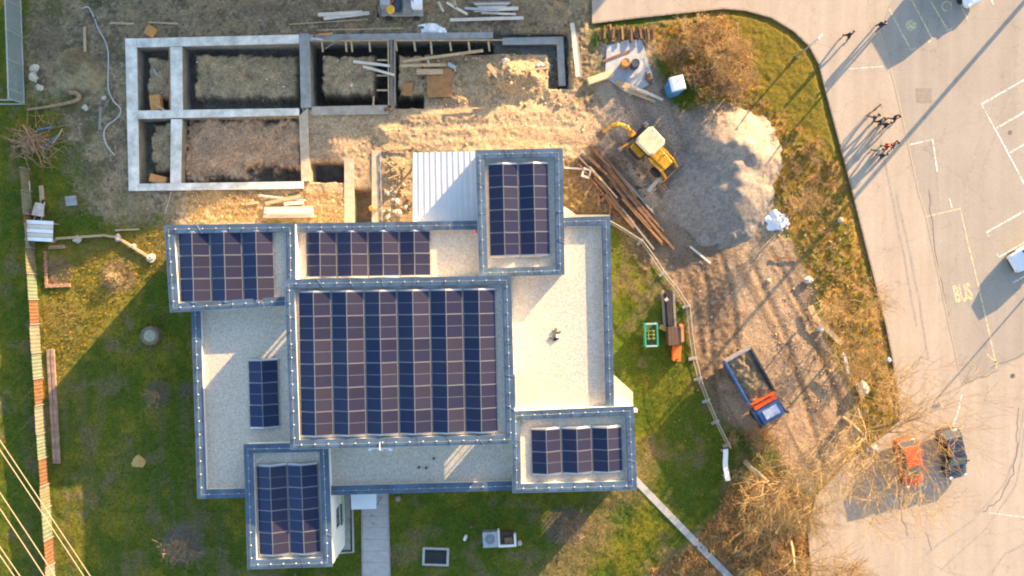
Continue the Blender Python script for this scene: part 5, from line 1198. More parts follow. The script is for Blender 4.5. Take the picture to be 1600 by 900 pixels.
# tipper truck
r = thing('tipper_truck', P(1167, 597), vdir(.488, .873), 'blue tipper truck loaded with soil, orange bar behind its cab', 'truck')
MB_ = mat('truck_blue', (.035, .09, .24), .45, .3, 2); MOR = mat('truck_orange', (.70, .10, .02), .4, .12, 2)
BL, BW, z0, z1 = 4.15, 2.35, 1.05, 2.0
for s in (-1, 1):
    mb = MB(); mb.box((-.85, s * BW / 2, (z0 + z1) / 2), (BL, .09, z1 - z0)); sd = mb.build('bed_side', MB_, r)
    mb = MB()
    for k in range(6): mb.box((-.85 - BL / 2 + .35 + k * .69, s * (BW / 2 + .07), (z0 + z1) / 2), (.10, .06, z1 - z0 - .04))
    mb.build('side_rib', MB_, sd)
    mb = MB(); mb.box((-.85, s * (BW / 2 + .02), z1 + .05), (BL + .1, .16, .09)); mb.build('top_rim', MB_ if s < 0 else M_BLACKP, sd)
mb = MB(); mb.box((-.85 - BL / 2, 0, (z0 + z1) / 2), (.09, BW - .1, z1 - z0)); mb.box((-.85 - BL / 2, 0, z1 + .05), (.14, BW, .10)); mb.build('tailgate', mat('worn_grey_paint', (.20, .20, .22), .5, .3), r)
mb = MB(); mb.box((-.85 + BL / 2, 0, (z0 + z1) / 2 + .15), (.09, BW - .1, z1 - z0 + .3)); mb.build('headboard', MOR, r)
mb = MB(); mb.box((-.85, 0, z0 + .04), (BL - .1, BW - .1, .08)); mb.build('bed_floor', MB_, r)
# soil load
ax = np.linspace(-BL / 2 + .08, BL / 2 - .08, 44); ay = np.linspace(-BW / 2 + .07, BW / 2 - .07, 26); X, Y = np.meshgrid(ax, ay)
Z = 1.98 + (fbm(X, Y, 1.1, 4, 12) - .5) * .6 + (fbm(X, Y, 4, 3, 18) - .5) * .22 - .22 * (np.abs(Y) / 1.1) ** 2
n = len(ax); ii = (np.arange(len(ay) - 1)[:, None] * n + np.arange(n - 1)[None]).ravel()
cc = np.array((.20, .145, .085)) * (.5 + fbm(X, Y, 2.5, 3, 22)[..., None]); np_mesh('soil_load', np.stack([X - .85, Y, Z], -1).reshape(-1, 3), np.stack([ii, ii + 1, ii + n + 1, ii + n], 1), M_PILE, cc.reshape(-1, 3), r)
for s in (-1, 1): mb = MB(); mb.box((-.3, s * 1.02, .62), (3.4, .10, .62)); mb.build('shade_skirt', M_BLACKP, r)  # added panels that keep sun from passing beneath the bed
mb = MB(); mb.box((.1, .45, .8), (6.4, .14, .26)); mb.box((.1, -.45, .8), (6.4, .14, .26)); mb.build('chassis', M_BLACKP, r)
mb = MB(); mb.box((1.62, 0, 2.05), (.42, 2.1, .22)); mb.box((1.62, -.7, 1.5), (.25, .2, 1.0)); mb.box((1.62, .7, 1.5), (.25, .2, 1.0)); mb.build('guard_bar', MOR, r, bevel=.03)
mb = MB(); mb.loft([[(1.9, -1.12, .7), (3.35, -1.12, .7), (3.35, 1.12, .7), (1.9, 1.12, .7)], [(1.9, -1.12, 1.6), (3.42, -1.12, 1.6), (3.42, 1.12, 1.6), (1.9, 1.12, 1.6)], [(1.9, -1.04, 2.4), (3.12, -1.0, 2.4), (3.12, 1.0, 2.4), (1.9, 1.04, 2.4)]]); cb = mb.build('cab', MB_, r, bevel=.05)
mb = MB(); mb.loft([[(3.40, -.98, 1.66), (3.43, -.98, 1.66), (3.43, .98, 1.66), (3.40, .98, 1.66)], [(3.15, -.9, 2.3), (3.18, -.9, 2.3), (3.18, .9, 2.3), (3.15, .9, 2.3)]]); mb.build('windscreen', M_CGLASS, cb)
for s in (-1, 1):
    mb = MB(); mb.box((2.7, s * 1.10, 1.95), (.8, .04, .5), 0, -s * .08); mb.build('side_window', M_CGLASS, cb); mb = MB(); mb.box((3.3, s * 1.3, 1.9), (.1, .2, .4)); mb.build('mirror', M_BLACKP, cb)
    mb = MB(); mb.box((3.40, s * .85, .95), (.06, .3, .18)); mb.build('headlight', M_LAMP, cb)
    for xw in (2.6, -.9, -2.0): wheel(r, xw, s * .98, .5, .3, s)
mb = MB(); mb.box((2.45, 0, 2.44), (.8, 1.3, .06)); mb.build('roof_hatch', mat('pale_blue_paint', (.32, .38, .52), .4), cb)
mb = MB(); mb.box((3.45, 0, .7), (.12, 2.2, .3)); mb.build('bumper', M_BLACKP, cb)
# backhoe loader
YEL = mat('loader_yellow', (.58, .28, .012), .5, .38, 3.5); CRE = mat('cream_roof', (.58, .46, .28), .55, .16, 3)
r = thing('backhoe_loader', P(1008, 233), vdir(.69, .72), 'yellow backhoe loader with cream cab roof facing the gravel heap', 'backhoe loader')
mb = MB(); mb.box((.9, 0, .85), (3.4, .8, .5)); mb.build('chassis', M_BLACKP, r, bevel=.04)
mb = MB(); mb.loft([[(.75, -.55, 1.0), (2.45, -.5, 1.0), (2.45, .5, 1.0), (.75, .55, 1.0)], [(.75, -.55, 1.75), (2.45, -.46, 1.6), (2.45, .46, 1.6), (.75, .55, 1.75)], [(.75, -.45, 1.85), (2.35, -.38, 1.68), (2.35, .38, 1.68), (.75, .45, 1.85)]]); hd = mb.build('hood', YEL, r)
mb = MB(); mb.cyl((1.5, .25, 2.0), .06, .55, 10); mb.build('exhaust', M_BLACKP, hd); mb = MB(); mb.box((2.47, 0, 1.3), (.05, .8, .55)); mb.build('grille', M_BLACKP, hd)
mb = MB(); mb.box((-.15, 0, 1.25), (1.7, 1.3, .6)); mb.build('cab_base', YEL, r, bevel=.04)
mb = MB(); mb.loft([[(-.95, -.8, 1.5), (.75, -.75, 1.5), (.75, .75, 1.5), (-.95, .8, 1.5)], [(-.85, -.75, 2.65), (.6, -.7, 2.65), (.6, .7, 2.65), (-.85, .75, 2.65)]]); mb.build('cab_glass', M_CGLASS, r)
for sx, sy in ((-.92, -.8), (-.92, .8), (.68, -.76), (.68, .76)): mb = MB(); mb.box((sx, sy, 2.07), (.1, .08, 1.2)); mb.build('cab_pillar', M_BLACKP, r)
mb = MB(); oc = []
for (x, y) in ((-1.1, -.65), (-.9, -.95), (.6, -.92), (.85, -.6), (.85, .6), (.6, .92), (-.9, .95), (-1.1, .65)): oc.append((x, y))
mb.loft([[(x, y, 2.66) for x, y in oc], [(x, y, 2.8) for x, y in oc], [(x * .88, y * .86, 2.88) for x, y in oc]]); mb.build('cab_roof', CRE, r)
for s in (-1, 1):
    wheel(r, -.35, s * 1.0, .74, .46, s); wheel(r, 2.05, s * .92, .5, .36, s)
    mb = MB(); mb.box((-.35, s * 1.0, 1.55), (1.3, .5, .07)); mb.build('fender', YEL, r)
    mb = MB(); mb.tube([(.7, s * .68, 1.5), (2.3, s * .68, 1.55), (3.1, s * .68, .75)], .11, 6); mb.build('loader_arm', YEL, r); mb = MB(); mb.tube([(1.0, s * .68, 1.0), (2.4, s * .68, 1.2)], .05, 6); mb.build('ram', M_RIM, r)
    mb = MB(); mb.tube([(-1.3, s * .8, 1.1), (-1.45, s * 1.35, .5), (-1.5, s * 1.55, .06)], .09, 6); st = mb.build('stabiliser', YEL, r); mb = MB(); mb.box((-1.5, s * 1.55, .06), (.4, .35, .08)); mb.build('stabiliser_foot', M_STEEL, st)
prof = [(3.05, .95), (3.1, .2), (3.25, .08), (3.95, .10), (3.95, .15), (3.3, .18), (3.18, .3), (3.14, .95)]
mb = MB(); mb.loft([[(x, -1.12, z) for x, z in prof], [(x, 1.12, z) for x, z in prof]]); bk = mb.build('bucket', mat('bucket_steel', (.16, .10, .06), .6, .3, 3), r)
for s in (-1, 1): mb = MB(); mb.prism([(3.1, s * 1.1), (3.9, s * 1.1), (3.9, s * 1.14), (3.1, s * 1.14)], .1, .55); mb.build('bucket_side', MATS['bucket_steel'], bk)
mb = MB(); mb.box((3.98, 0, .11), (.14, 2.26, .05)); mb.build('cutting_edge', M_STEEL, bk)
# rear digging arm folded sideways
mb = MB(); mb.box((-1.35, 0, .95), (.4, 1.9, .5)); mb.build('rear_frame', M_BLACKP, r)
mb = MB(); mb.box((-1.65, -.25, 1.1), (.4, .4, .9)); mb.build('swing_post', YEL, r)
mb = MB(); mb.tube([(-1.75, -.25, 1.3), (-2.3, -.45, 2.35), (-3.05, -.85, 2.5)], [.17, .18, .13], 6); bm_ = mb.build('boom', YEL, r); mb = MB(); mb.tube([(-1.7, -.2, 1.6), (-2.5, -.5, 2.65)], .06, 6); mb.build('ram', M_RIM, bm_)
mb = MB(); mb.tube([(-3.0, -.85, 2.6), (-3.35, -1.1, 1.9), (-3.5, -1.9, 1.15)], [.15, .14, .10], 6); dp = mb.build('dipper', YEL, r)
mb = MB(); mb.loft([[(-3.75, -1.85, 1.15), (-3.75, -1.85, .55), (-3.75, -2.45, .45), (-3.75, -2.5, .95)], [(-3.2, -1.85, 1.15), (-3.2, -1.85, .55), (-3.2, -2.45, .45), (-3.2, -2.5, .95)]]); mb.build('digging_bucket', MATS['bucket_steel'], dp)

# ------------------------------------------------------------------ people
SKIN = mat('skin', (.50, .31, .22), .6, .08, 3)
def person(px, py, face, jacket, trousers, hair, label, stride=.22, h=1.74, bag=None):
    """walking figure: one skinned body, hair (and bag) as children"""
    k = h / 1.74; s = stride
    J = {'pel': (0, 0, .95), 'sp': (.01, 0, 1.13), 'ch': (.02, 0, 1.34), 'nk': (.03, 0, 1.49), 'hd': (.05, 0, 1.60), 'ht': (.04, 0, 1.70)}
    R_ = {'pel': (.15, .12), 'sp': (.14, .11), 'ch': (.17, .115), 'nk': (.06, .06), 'hd': (.085, .10), 'ht': (.06, .07)}
    E = [('pel', 'sp'), ('sp', 'ch'), ('ch', 'nk'), ('nk', 'hd'), ('hd', 'ht')]
    for sd, y in (('l', 1), ('r', -1)):
        f = s * y
        J.update({'hip' + sd: (0, .10 * y, .88), 'kn' + sd: (f * .75 + .05, .10 * y, .49), 'an' + sd: (f * 1.2 - .03, .10 * y, .09), 'to' + sd: (f * 1.2 + .15, .11 * y, .045)})
        R_.update({'hip' + sd: (.10, .10), 'kn' + sd: (.065, .065), 'an' + sd: (.05, .05), 'to' + sd: (.042, .035)})
        J.update({'sh' + sd: (.01, .19 * y, 1.42), 'el' + sd: (-f * .5 - .02, .25 * y, 1.14), 'wr' + sd: (-f * .8 + .12, .24 * y, .92), 'ha' + sd: (-f * .85 + .16, .235 * y, .86)})
        R_.update({'sh' + sd: (.072, .072), 'el' + sd: (.05, .05), 'wr' + sd: (.034, .034), 'ha' + sd: (.036, .022)})
        E += [('pel', 'hip' + sd), ('hip' + sd, 'kn' + sd), ('kn' + sd, 'an' + sd), ('an' + sd, 'to' + sd), ('ch', 'sh' + sd), ('sh' + sd, 'el' + sd), ('el' + sd, 'wr' + sd), ('wr' + sd, 'ha' + sd)]
    nm = list(J); me = bpy.data.meshes.new('person'); me.from_pydata([tuple(c * k for c in J[n]) for n in nm], [(nm.index(a), nm.index(b)) for a, b in E], [])
    o = bpy.data.objects.new('person', me); COL.objects.link(o)
    md = o.modifiers.new('skin', 'SKIN'); md.use_smooth_shade = True; o.modifiers.new('sub', 'SUBSURF').render_levels = 1; o.modifiers['sub'].levels = 1
    for i, n in enumerate(nm): me.skin_vertices[0].data[i].radius = (R_[n][0] * k * (1.3 if n not in ('nk', 'hd', 'ht', 'hal', 'har') else 1.05), R_[n][1] * k * (1.35 if n not in ('nk', 'hd', 'ht', 'hal', 'har') else 1.05))
    me.skin_vertices[0].data[nm.index('pel')].use_root = True
    dgp = bpy.context.evaluated_depsgraph_get(); m2 = bpy.data.meshes.new_from_object(o.evaluated_get(dgp)); bpy.data.objects.remove(o)
    bm = bmesh.new(); bm.from_mesh(m2)
    # fingers: five short bent chains rooted in each palm
    for sd, y in (('l', 1), ('r', -1)):
        ha = Vector(J['ha' + sd]) * k; dr = (Vector(J['ha' + sd]) - Vector(J['wr' + sd])).normalized(); up = Vector((0, y, 0)); w2 = dr.cross(up).normalized()
        for q, (of, ln) in enumerate(((-.028, .062), (-.01, .078), (.01, .085), (.028, .078), (.045, .05))):
            b0 = ha + w2 * of; d1 = dr if q < 4 else (dr * .5 + w2).normalized(); pts = [b0, b0 + d1 * ln * .6, b0 + d1 * ln * .6 + (dr * .7 - up * .5).normalized() * ln * .45]; t = MB(); t.tube(pts, [.009, .0085, .007], 5)
            vv = [bm.verts.new(v) for v in t.v]
            for f_ in t.f:
                try: bm.faces.new([vv[i] for i in f_])
                except ValueError: pass
    for m_ in (jacket, trousers, SKIN, M_BLACKP): m2.materials.append(m_)
    for f in bm.faces:
        c = f.calc_center_median(); z = c.z / k; f.smooth = True
        f.material_index = 3 if z < .10 else 1 if z < .93 and abs(c.y) < .22 * k and not (z > .8 and abs(c.y) > .2 * k) else 2 if z > 1.475 or (z < .93) else 0
    bm.to_mesh(m2); bm.free()
    o = bpy.data.objects.new('person', m2); COL.objects.link(o); o.location = P(px, py) + Vector((0, 0, .03)); o.rotation_euler[2] = face
    tag(o, label, 'person', 'people walking on the pavement')
    # face: nose, eyes and ears, then hair
    mb = MB(); mb.lathe([(.003, 0), (.016, .008), (.012, .03), (.002, .045)], 6, 0, Matrix.Translation((.135 * k, 0, 1.585 * k))); mb.build('nose', SKIN, o)
    for y in (-1, 1): mb = MB(); mb.box((.128 * k, y * .032, 1.625 * k), (.012, .022, .01)); mb.build('eye', M_BLACKP, o); mb = MB(); mb.box((.05 * k, y * .088 * k, 1.60 * k), (.04, .015, .055)); mb.build('ear', SKIN, o)
    mb = MB(); pr = [(.098, -.06), (.112, .0), (.105, .06), (.075, .105), (.02, .125)]; mb.lathe(pr, 14, 0, Matrix.Translation((.025 * k, 0, 1.635 * k)) @ Matrix.Diagonal((1.05, .92, 1, 1))); mb.build('hair', hair, o, smooth=True)
    if bag: mb = MB(); mb.box((-.15, .0, 1.2 * k), (.16, .28, .42), top=.85); mb.build('backpack', bag, o, bevel=.03)
    return o
JB = mat('black_jacket', (.018, .018, .02), .8, .2, 4); JN = mat('navy_jacket', (.03, .04, .07), .8, .2, 4); JR = mat('red_jacket', (.32, .02, .02), .75, .15, 4); JG = mat('grey_green_coat', (.26, .32, .30), .8, .15, 4)
TB = mat('black_trousers', (.02, .02, .022), .85, .2, 4); TJ = mat('blue_jeans', (.06, .09, .16), .85, .2, 4); TG = mat('grey_trousers', (.16, .15, .14), .85, .2, 4)
HB = mat('black_hair', (.015, .012, .01), .6, .2, 8); HN = mat('brown_hair', (.10, .055, .03), .6, .2, 8)
FC = math.radians(-75)
person(1319, 60, FC, JB, TB, HN, 'person in black walking alone beside the curved verge corner')
person(1367, 46, FC + 2.4, JB, TJ, HB, 'person in dark jacket and jeans near the yellow bay lines', bag=JN)
person(1358, 187, FC, JN, TG, HB, 'leftmost person of the upper group, with grey trousers', .28)
person(1367, 193, FC + .3, JB, TB, HB, 'person in black at the centre of the upper group', .2)
person(1376, 198, FC - .2, JB, TB, HN, 'front person in black of the upper group', .18)
person(1389, 189, FC + .1, JB, TG, HB, 'rightmost person of the upper group, dressed in black', .25, bag=JB)
person(1377, 232, FC, JR, TB, HN, 'person in the red jacket in the lower group', .2)
person(1387, 229, FC + .3, mat('maroon_jacket', (.07, .02, .02), .8, .2), TB, HB, 'person in dark maroon beside the red jacket', .24)
person(1370, 246, FC - .3, JB, TJ, HB, 'person in black at the bottom of the lower group', .2)
person(1364, 238, FC + .2, JG, TJ, HN, 'person in pale grey-green coat at the left of the lower group', .25, 1.68)
# bicycle pushed beside the upper group
r = thing('bicycle', P(1361, 174), math.radians(38), 'thin dark bicycle beside the upper group of people', 'bicycle'); r.location.z = .035
for x in (-.52, .52):
    mb = MB(); pts = [(x + .33 * math.cos(a), 0, .34 + .33 * math.sin(a)) for a in np.linspace(0, 2 * math.pi, 21)]; mb.tube(pts, .02, 5, cap=False); w_ = mb.build('wheel', M_TYRE, r)
    mb = MB()
    for k in range(8): mb.tube([(x, 0, .34), (x + .32 * math.cos(k * .785), 0, .34 + .32 * math.sin(k * .785))], .003, 3)
    mb.build('spokes', M_RIM, w_)
mb = MB()
for a, b in (((-.52, 0, .34), (-.18, 0, .85)), ((-.52, 0, .34), (-.08, 0, .32)), ((-.08, 0, .32), (-.18, 0, .9)), ((-.08, 0, .32), (.40, 0, .85)), ((-.17, 0, .82), (.38, 0, .88)), ((.36, 0, 1.0), (.52, 0, .34))): mb.tube([a, b], .018, 6)
mb.build('frame', M_BLACKP, r)
mb = MB(); mb.box((-.2, 0, .95), (.26, .13, .06), top=.8); mb.build('saddle', M_BLACKP, r); mb = MB(); mb.tube([(.30, -.28, 1.02), (.36, -.1, 1.03), (.36, .1, 1.03), (.30, .28, 1.02)], .015, 6); mb.build('handlebar', M_BLACKP, r)

# ------------------------------------------------------------------ lamp posts
def lamp(px, py, h, label, arm=(1, 0), al=.9):
    r = thing('lamp_post', P(px, py), math.atan2(arm[1], arm[0]), label, 'lamp post', 'lamp posts'); 
    mb = MB(); mb.tube([(0, 0, 0), (0, 0, h * .5), (0, 0, h)], [.09 + max(0, h - 4) * .012, .07 + max(0, h - 4) * .012, .05 + max(0, h - 4) * .011], 10); mb.build('pole', M_STEEL, r, smooth=True)
    mb = MB(); mb.tube([(0, 0, h), (al * .5, 0, h + .12), (al, 0, h + .12)], .035, 8); mb.build('arm', M_STEEL, r)
    mb = MB(); mb.loft([[(al - .1, -.1, h + .10), (al + .5, -.06, h + .10), (al + .5, .06, h + .10), (al - .1, .1, h + .10)], [(al - .1, -.08, h + .2), (al + .45, -.05, h + .17), (al + .45, .05, h + .17), (al - .1, .08, h + .2)]]); hd_ = mb.build('lamp_head', M_STEEL, r, bevel=.01)
    mb = MB(); mb.box((al + .2, 0, h + .095), (.4, .12, .02)); mb.build('lens', M_LAMP, hd_)
    mb = MB(); mb.lathe([(.16, 0), (.16, .06), (.10, .25)], 12); mb.build('base', M_STEEL, r); return r
lamp(1245, 88, 3.6, 'grey lamp post on the verge by the curved kerb', (.6, .6), .3)
lamp(1655, -60, 12.5, 'tall lamp post beyond the top right corner whose shadow crosses the car park', (1, .3), 1.2)
lamp(1455, -45, 6.0, 'lamp post beyond the top edge whose shadow crosses the pavement', (1, 0), .6)
lamp(1640, 420, 3.4, 'short post beyond the right edge behind the white car', (1, 0), .3)

# ------------------------------------------------------------------ building beyond the top edge that shades the site
off = P(460, -75); a, b = P(285, -14), P(1385, -504); d = (b - a).normalized(); nn = Vector((-d.y, d.x, 0)); L_ = (b - a).length; HT = 9.2
r = thing('apartment_building', (a + b) / 2, math.atan2(d.y, d.x), 'long pale building beyond the top photo edge that shades the dug site', 'building')
mb = MB(); mb.box((0, 6, HT / 2), (L_, 12, HT)); mb.build('wall', M_WALL, r)
mb = MB(); mb.box((0, 6, HT + .08), (L_ + .5, 12.5, .16)); mb.build('roof', M_CONCG, r)
for zf in (1.6, 4.6, 7.4):
    for k in range(16):
        mb = MB(); mb.box((-L_ / 2 + 2 + k * (L_ - 4) / 15, -.02, zf), (1.4, .08, 1.5)); w_ = mb.build('window', M_FRAME, r); mb = MB(); mb.box((-L_ / 2 + 2 + k * (L_ - 4) / 15, -.05, zf), (1.25, .06, 1.35)); mb.build('pane', M_CGLASS, w_)

# ------------------------------------------------------------------ bare trees, shrubs, grass
M_TREE = attr_mat('bark_and_twigs', .9, 6, .3, 0)
def tubes(segs, cols, n=3):
    """segs (k,8): p0 p1 r0 r1"""
    s = np.asarray(segs, float); p0, p1, r0, r1 = s[:, :3], s[:, 3:6], s[:, 6], s[:, 7]
    d = p1 - p0; d /= np.linalg.norm(d, axis=1, keepdims=True) + 1e-9
    ref = np.where(np.abs(d[:, 2:3]) < .9, np.array([[0, 0, 1.]]), np.array([[1., 0, 0]]))
    u = np.cross(d, ref); u /= np.linalg.norm(u, axis=1, keepdims=True) + 1e-9; w = np.cross(d, u)
    a = np.arange(n) * 2 * np.pi / n; ca, sa = np.cos(a), np.sin(a)
    ring = u[:, None, :] * ca[None, :, None] + w[:, None, :] * sa[None, :, None]
    V0 = p0[:, None] + ring * r0[:, None, None]; V1 = p1[:, None] + ring * r1[:, None, None]
    V = np.concatenate([V0, V1], 1).reshape(-1, 3)
    b = np.arange(len(s))[:, None] * 2 * n; i = np.arange(n)[None]; j = (i + 1) % n
    F = np.stack([b + i, b + j, b + n + j, b + n + i], -1).reshape(-1, 4)
    C_ = np.repeat(np.asarray(cols, float), 2 * n, 0)
    return V, F, C_
RMIN = .011
def grow(rg, p, d, L, r, lvl, mx, out, up=.25, wander=.22, kids=(4, 5, 5, 4), ratio=.58):
    ns = 4 if lvl < 2 else 3; P_ = [p]; cur = p.copy(); dd = d / np.linalg.norm(d)
    for k in range(ns):
        dd = dd + rg.normal(0, wander, 3) + np.array((0, 0, up * .25)); dd /= np.linalg.norm(dd)
        nxt = cur + dd * L / ns; ra, rb = r * (1 - .7 * k / ns), r * (1 - .7 * (k + 1) / ns)
        out.append((*cur, *nxt, max(ra, RMIN), max(rb, RMIN * .75), lvl)); cur = nxt; P_.append(cur)
    if lvl >= mx: return
    nk = kids[min(lvl, len(kids) - 1)]
    for q in range(nk):
        t = rg.uniform(.3, 1.0) if lvl else rg.uniform(.35, 1.0); i = min(int(t * ns), ns - 1); f = t * ns - i; b = P_[i] * (1 - f) + P_[i + 1] * f
        ax = rg.normal(0, 1, 3); ax[2] = abs(ax[2]) * .3 + .1; nd = dd * (.35 if lvl == 0 else .7) + ax / np.linalg.norm(ax) * .9
        grow(rg, b, nd, L * ratio * rg.uniform(.75, 1.25), r * (1 - .6 * t) * .6, lvl + 1, mx, out, up, wander, kids, ratio)
def tree(px, py, seed, Ht, lean, label, r0=.16, mx=4, kids=(7, 5, 5, 4), trunk=.42, group='bare trees', ratio=.60, up=.25):
    rg = np.random.default_rng(seed); out = []
    t = thing('bare_tree', G(px, py), 0, label, 'tree', group)
    grow(rg, np.zeros(3), np.array((lean[0], lean[1], 1.0)), Ht * trunk, r0, 0, mx, out, kids=kids, wander=.16, ratio=ratio, up=up)
    # a leader plus scaffold limbs carry the crown
    o = np.array(out); tr = o[:, 8] < 1
    col = lambda lv: np.array((.33, .25, .155)) if lv < 1 else np.array((.34, .24, .125)) if lv < 3 else np.array((.37, .25, .11))
    cs = np.array([col(l) * rg.uniform(.75, 1.2) for l in o[:, 8]])
    V, F, C_ = tubes(o[tr][:, :8], cs[tr], 8); np_mesh('trunk', V, F, M_TREE, C_, t, True)
    V, F, C_ = tubes(o[~tr][:, :8], cs[~tr], 3); np_mesh('crown', V, F, M_TREE, C_, t)
    return t
tree(1318, 655, 3, 12.0, (.05, -.05), 'largest bare tree, spreading golden branches over the kerb and red car', .27, kids=(13, 6, 4, 3), ratio=.80)
tree(1165, 722, 5, 11.0, (.25, -.05), 'bare tree with pale leaning trunk beside the white metal sheet', .25, kids=(10, 6, 4, 3), ratio=.78)
tree(1235, 845, 8, 9.5, (.1, -.1), 'bare tree at the bottom edge beside the pavement', .16, kids=(10, 6, 4, 3), ratio=.78)
tree(1205, 775, 14, 7.0, (.0, .0), 'bare tree in the middle of the brown brush', .14, kids=(10, 6, 6, 5), ratio=.68)
tree(1300, 560, 11, 7.0, (.25, .1), 'slender bare tree on the verge beside the tan boards', .11, kids=(8, 6, 5, 4), ratio=.68)
tree(1110, 95, 17, 6.0, (.05, .05), 'tallest bare tree in the thicket behind the portable toilet', .12, kids=(8, 5, 5, 4), ratio=.66)
tree(1075, 80, 19, 4.5, (.0, .1), 'bare tree at the left of the thicket behind the portable toilet', .09, kids=(8, 5, 4, 4), ratio=.66)
tree(1130, 140, 23, 4.8, (.1, -.1), 'bare tree right of the portable toilet', .09, kids=(8, 5, 5, 3), ratio=.66)
tree(1280, 905, 29, 7.0, (.15, .0), 'bare tree cut off by the bottom edge at the pavement side', .12, kids=(10, 6, 6, 5), ratio=.70)
tree(1372, 598, 37, 6.5, (.15, .05), 'small bare tree at the kerb above the largest tree', .11, kids=(8, 5, 4, 3), ratio=.72)
tree(1282, 478, 41, 5.5, (.1, .1), 'small bare tree on the verge above the tan boards', .09, kids=(8, 5, 4, 3), ratio=.72)
tree(1330, 470, 43, 5.0, (.2, .0), 'small bare tree in the middle of the dry verge', .08, kids=(7, 5, 4, 3), ratio=.72)
tree(1248, 330, 47, 4.5, (.1, .1), 'small bare tree behind the white tarpaulin', .08, kids=(8, 5, 4, 3), ratio=.70)
# round shrubs
def shrub(seed, n=14, Ht=1.2, spread=.75, mx=3, colr=(.30, .20, .11), r0=.034):
    rg = np.random.default_rng(seed); out = []
    for k in range(n):
        a = rg.uniform(0, 6.283); s = rg.uniform(.1, spread)
        grow(rg, np.array((math.cos(a) * .12, math.sin(a) * .12, 0)), np.array((math.cos(a) * s, math.sin(a) * s, 1.0)), Ht * rg.uniform(.6, 1.0), r0, 1, mx, out, kids=(5, 4, 3), wander=.24, ratio=.55)
    o = np.array(out); cs = np.array([np.array(colr) * rg.uniform(.65, 1.3) for _ in o]); return tubes(o[:, :8], cs, 3)
SH = []
def offpath(x, y): return abs((x - 985) * .718 - (y - 742) * .697) > 16
for k, (c_, hh, sp) in enumerate((((.42, .28, .14), 1.3, .8), ((.48, .31, .12), 1.0, 1.0), ((.32, .21, .12), 1.5, .7), ((.42, .33, .18), .9, 1.1))):
    V, F, C_ = shrub(200 + k, 12, hh, sp, 3, c_); o = np_mesh('shrub', V, F, M_TREE, C_); SH.append(o.data); bpy.data.objects.remove(o)
def put_shrub(px, py, k, s, label, group, rz):
    t = bpy.data.objects.new('bare_shrub', SH[k % 4]); COL.objects.link(t); t.location = G(px, py, -.03); t.rotation_euler[2] = rz; t.scale = (s, s, s); return tag(t, label, 'shrub', group)
rr = random.Random(61)
for k, (x, y, s, lab) in enumerate(((285, 850, 1.5, 'round bare shrub on brown earth in the bottom left lawn'), (888, 822, 1.5, 'round bare shrub in the shaded lawn south of the house'), (247, 616, .9, 'small bare shrub in the western lawn shade'), (185, 432, 1.0, 'low bare shrub on the dry patch by the house corner'), (462, 905, 1.4, 'dark bare shrub below the bottom-left block'), (1237, 322, .9, 'bare shrub just above the white tarpaulin'))):
    put_shrub(x, y, [2, 2, 0, 3, 2, 0][k], s, lab, 'single shrubs', k * 1.3)
def scatter(poly, n, rr):
    xs = [p[0] for p in poly]; ys = [p[1] for p in poly]; out = []
    while len(out) < n:
        q = np.array([[rr.uniform(min(xs), max(xs)), rr.uniform(min(ys), max(ys))] for _ in range(200)])
        m = sdpoly(q[:, 0], q[:, 1], poly) > 4; out += [tuple(v) for v in q[m]]
    return out[:n]
TH = [(1030, 45), (1120, 32), (1160, 60), (1185, 150), (1150, 175), (1080, 175), (1040, 130)]
for k, (x, y) in enumerate(scatter(TH, 34, rr)): put_shrub(x, y, k, rr.uniform(.8, 1.5), 'tangled bare shrub in the thicket around the portable toilet', 'shrubs in the thicket', rr.uniform(0, 6))
VG = [(1185, 190), (1225, 180), (1300, 230), (1330, 320), (1360, 440), (1385, 560), (1395, 640), (1340, 640), (1300, 500), (1262, 420), (1215, 320)]
for k, (x, y) in enumerate(scatter(VG, 46, rr)): put_shrub(x, y, k + 1, rr.uniform(.35, .75), 'low tangled bare shrub in the dry verge', 'shrubs in the verge', rr.uniform(0, 6))
BR = [(1040, 885), (1120, 815), (1140, 720), (1200, 730), (1250, 790), (1258, 905), (1000, 905)]
for k, (x, y) in enumerate(p for p in scatter(BR, 22, rr) if offpath(*p)): put_shrub(x, y, k, rr.uniform(.6, 1.2), 'tangled bare shrub in the brown brush at the bottom', 'shrubs in the bottom brush', rr.uniform(0, 6))
for k, (x, y) in enumerate(scatter([(1130, 650), (1170, 650), (1235, 700), (1200, 720), (1140, 700)], 9, rr)): put_shrub(x, y, k, rr.uniform(.8, 1.2), 'bare shrub crowding the front of the tipper truck', 'shrubs by the truck', rr.uniform(0, 6))
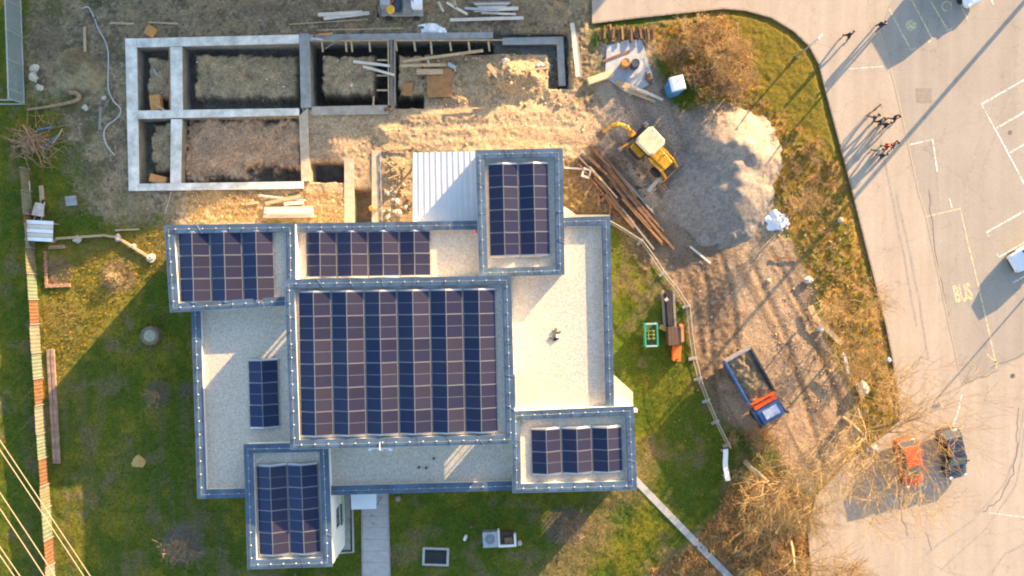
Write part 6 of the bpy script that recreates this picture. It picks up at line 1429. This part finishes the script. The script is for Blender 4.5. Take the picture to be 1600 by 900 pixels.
# grass and dry stalks, uncountable
def blades(n, box, accept, hgt_, wid, cfun, lean, name, label, seed):
    rg = np.random.default_rng(seed); q = np.c_[rg.uniform(box[0], box[2], n), rg.uniform(box[1], box[3], n)]
    q = q[accept(q[:, 0], q[:, 1])]; n = len(q); x, y = (q[:, 0] - 800) / PX, (450 - q[:, 1]) / PX
    ix = np.clip(np.searchsorted(gx, x), 0, len(gx) - 1); iy = np.clip(np.searchsorted(gy, y), 0, len(gy) - 1); z = hz[iy, ix]
    V, C_ = [], []
    for k in range(3):
        a = rg.uniform(0, 6.283, n); hh = rg.uniform(*hgt_, n); l = rg.uniform(0, lean, n) * hh; ww = wid * rg.uniform(.6, 1.4, n); b = a + rg.uniform(-1, 1, n)
        ox, oy = rg.normal(0, .05, n), rg.normal(0, .05, n)
        p0 = np.c_[x + ox - np.sin(b) * ww, y + oy + np.cos(b) * ww, z - .02]; p1 = np.c_[x + ox + np.sin(b) * ww, y + oy - np.cos(b) * ww, z - .02]; p2 = np.c_[x + ox + np.cos(a) * l, y + oy + np.sin(a) * l, z + hh]
        V.append(np.stack([p0, p1, p2], 1)); c = cfun(q[:, 0], q[:, 1], rg, n); C_.append(np.repeat(c[:, None], 3, 1))
    V = np.concatenate(V).reshape(-1, 3); C_ = np.concatenate(C_).reshape(-1, 3); F = np.arange(len(V)).reshape(-1, 3)
    return tag(np_mesh(name, V, F, M_TREE, C_), label, 'grass', kind='stuff')
HOUSE = [(285, 352), (740, 352), (745, 240), (880, 240), (950, 345), (985, 620), (985, 745), (800, 750), (510, 860), (390, 870), (310, 750), (300, 470), (268, 470)]
def lawn(x, y):
    ok = sdpoly(x, y, HOUSE) < -4
    for poly in (MUD, SAND, DRIVE, YARD, PAVE, LOT, VERGE, BRUSH): ok &= sdpoly(x, y, poly) < -3
    ok &= ~((np.abs(x - 587) < 23) & (y > 740)) & ~((np.abs(x - 540) < 14) & (y > 750) & (y < 868)); ok &= np.abs((x - 985) * .718 - (y - 742) * .697) > 8
    return ok
def lcol(x, y, rg, n):
    t = np.clip(fbm(x / PX, (450 - y) / PX, 1.3, 3, 8) * 1.6 - .5 + rg.normal(0, .15, n), 0, 1)[:, None]
    return (np.array((.074, .098, .010)) * (1 - t) + np.array((.22, .175, .016)) * t) * rg.uniform(.7, 1.25, (n, 1))
blades(120000, (0, 0, 1260, 900), lawn, (.02, .07), .03, lcol, .8, 'lawn_grass', 'short green and yellow grass of the lawns around the house', 301)
def verge(x, y): return ((sdpoly(x, y, VERGE) > 2) & (sdpoly(x, y, NEL) < 0) | (sdpoly(x, y, DRY) > 5)) & (np.maximum(sdpoly(x, y, PAVE), sdpoly(x, y, DRIVE)) < -3)
def vcol(x, y, rg, n):
    t = np.clip(fbm(x / PX, (450 - y) / PX, 1.3, 3, 8) * 2.6 - .8 + rg.normal(0, .2, n), 0, 1)[:, None]
    return (np.array((.34, .21, .04)) * (1 - t) + np.array((.17, .145, .018)) * t) * rg.uniform(.7, 1.3, (n, 1))
blades(60000, (60, 0, 1430, 720), verge, (.05, .22), .028, vcol, 1.2, 'dry_verge_grass', 'long golden dry grass of the verge beside the pavement', 302)
def brush(x, y): return (sdpoly(x, y, BRUSH) > 2) & (np.abs((x - 985) * .718 - (y - 742) * .697) > 8)
blades(14000, (980, 680, 1280, 905), brush, (.12, .45), .022, lambda x, y, rg, n: np.array((.40, .25, .10)) * rg.uniform(.5, 1.4, (n, 1)), 1.3, 'brush_litter', 'tangled brown stalks of the brush at the bottom', 303)
# golden sawdust and straw litter beside the house
def saw(x, y): return (x > 290) & (x < 540) & (y > 300) & (y < 346)
blades(5000, (290, 300, 540, 346), saw, (.02, .06), .03, lambda x, y, rg, n: np.array((.55, .36, .12)) * rg.uniform(.6, 1.3, (n, 1)), 3.0, 'sawdust_litter', 'golden shavings scattered beside the house', 304)
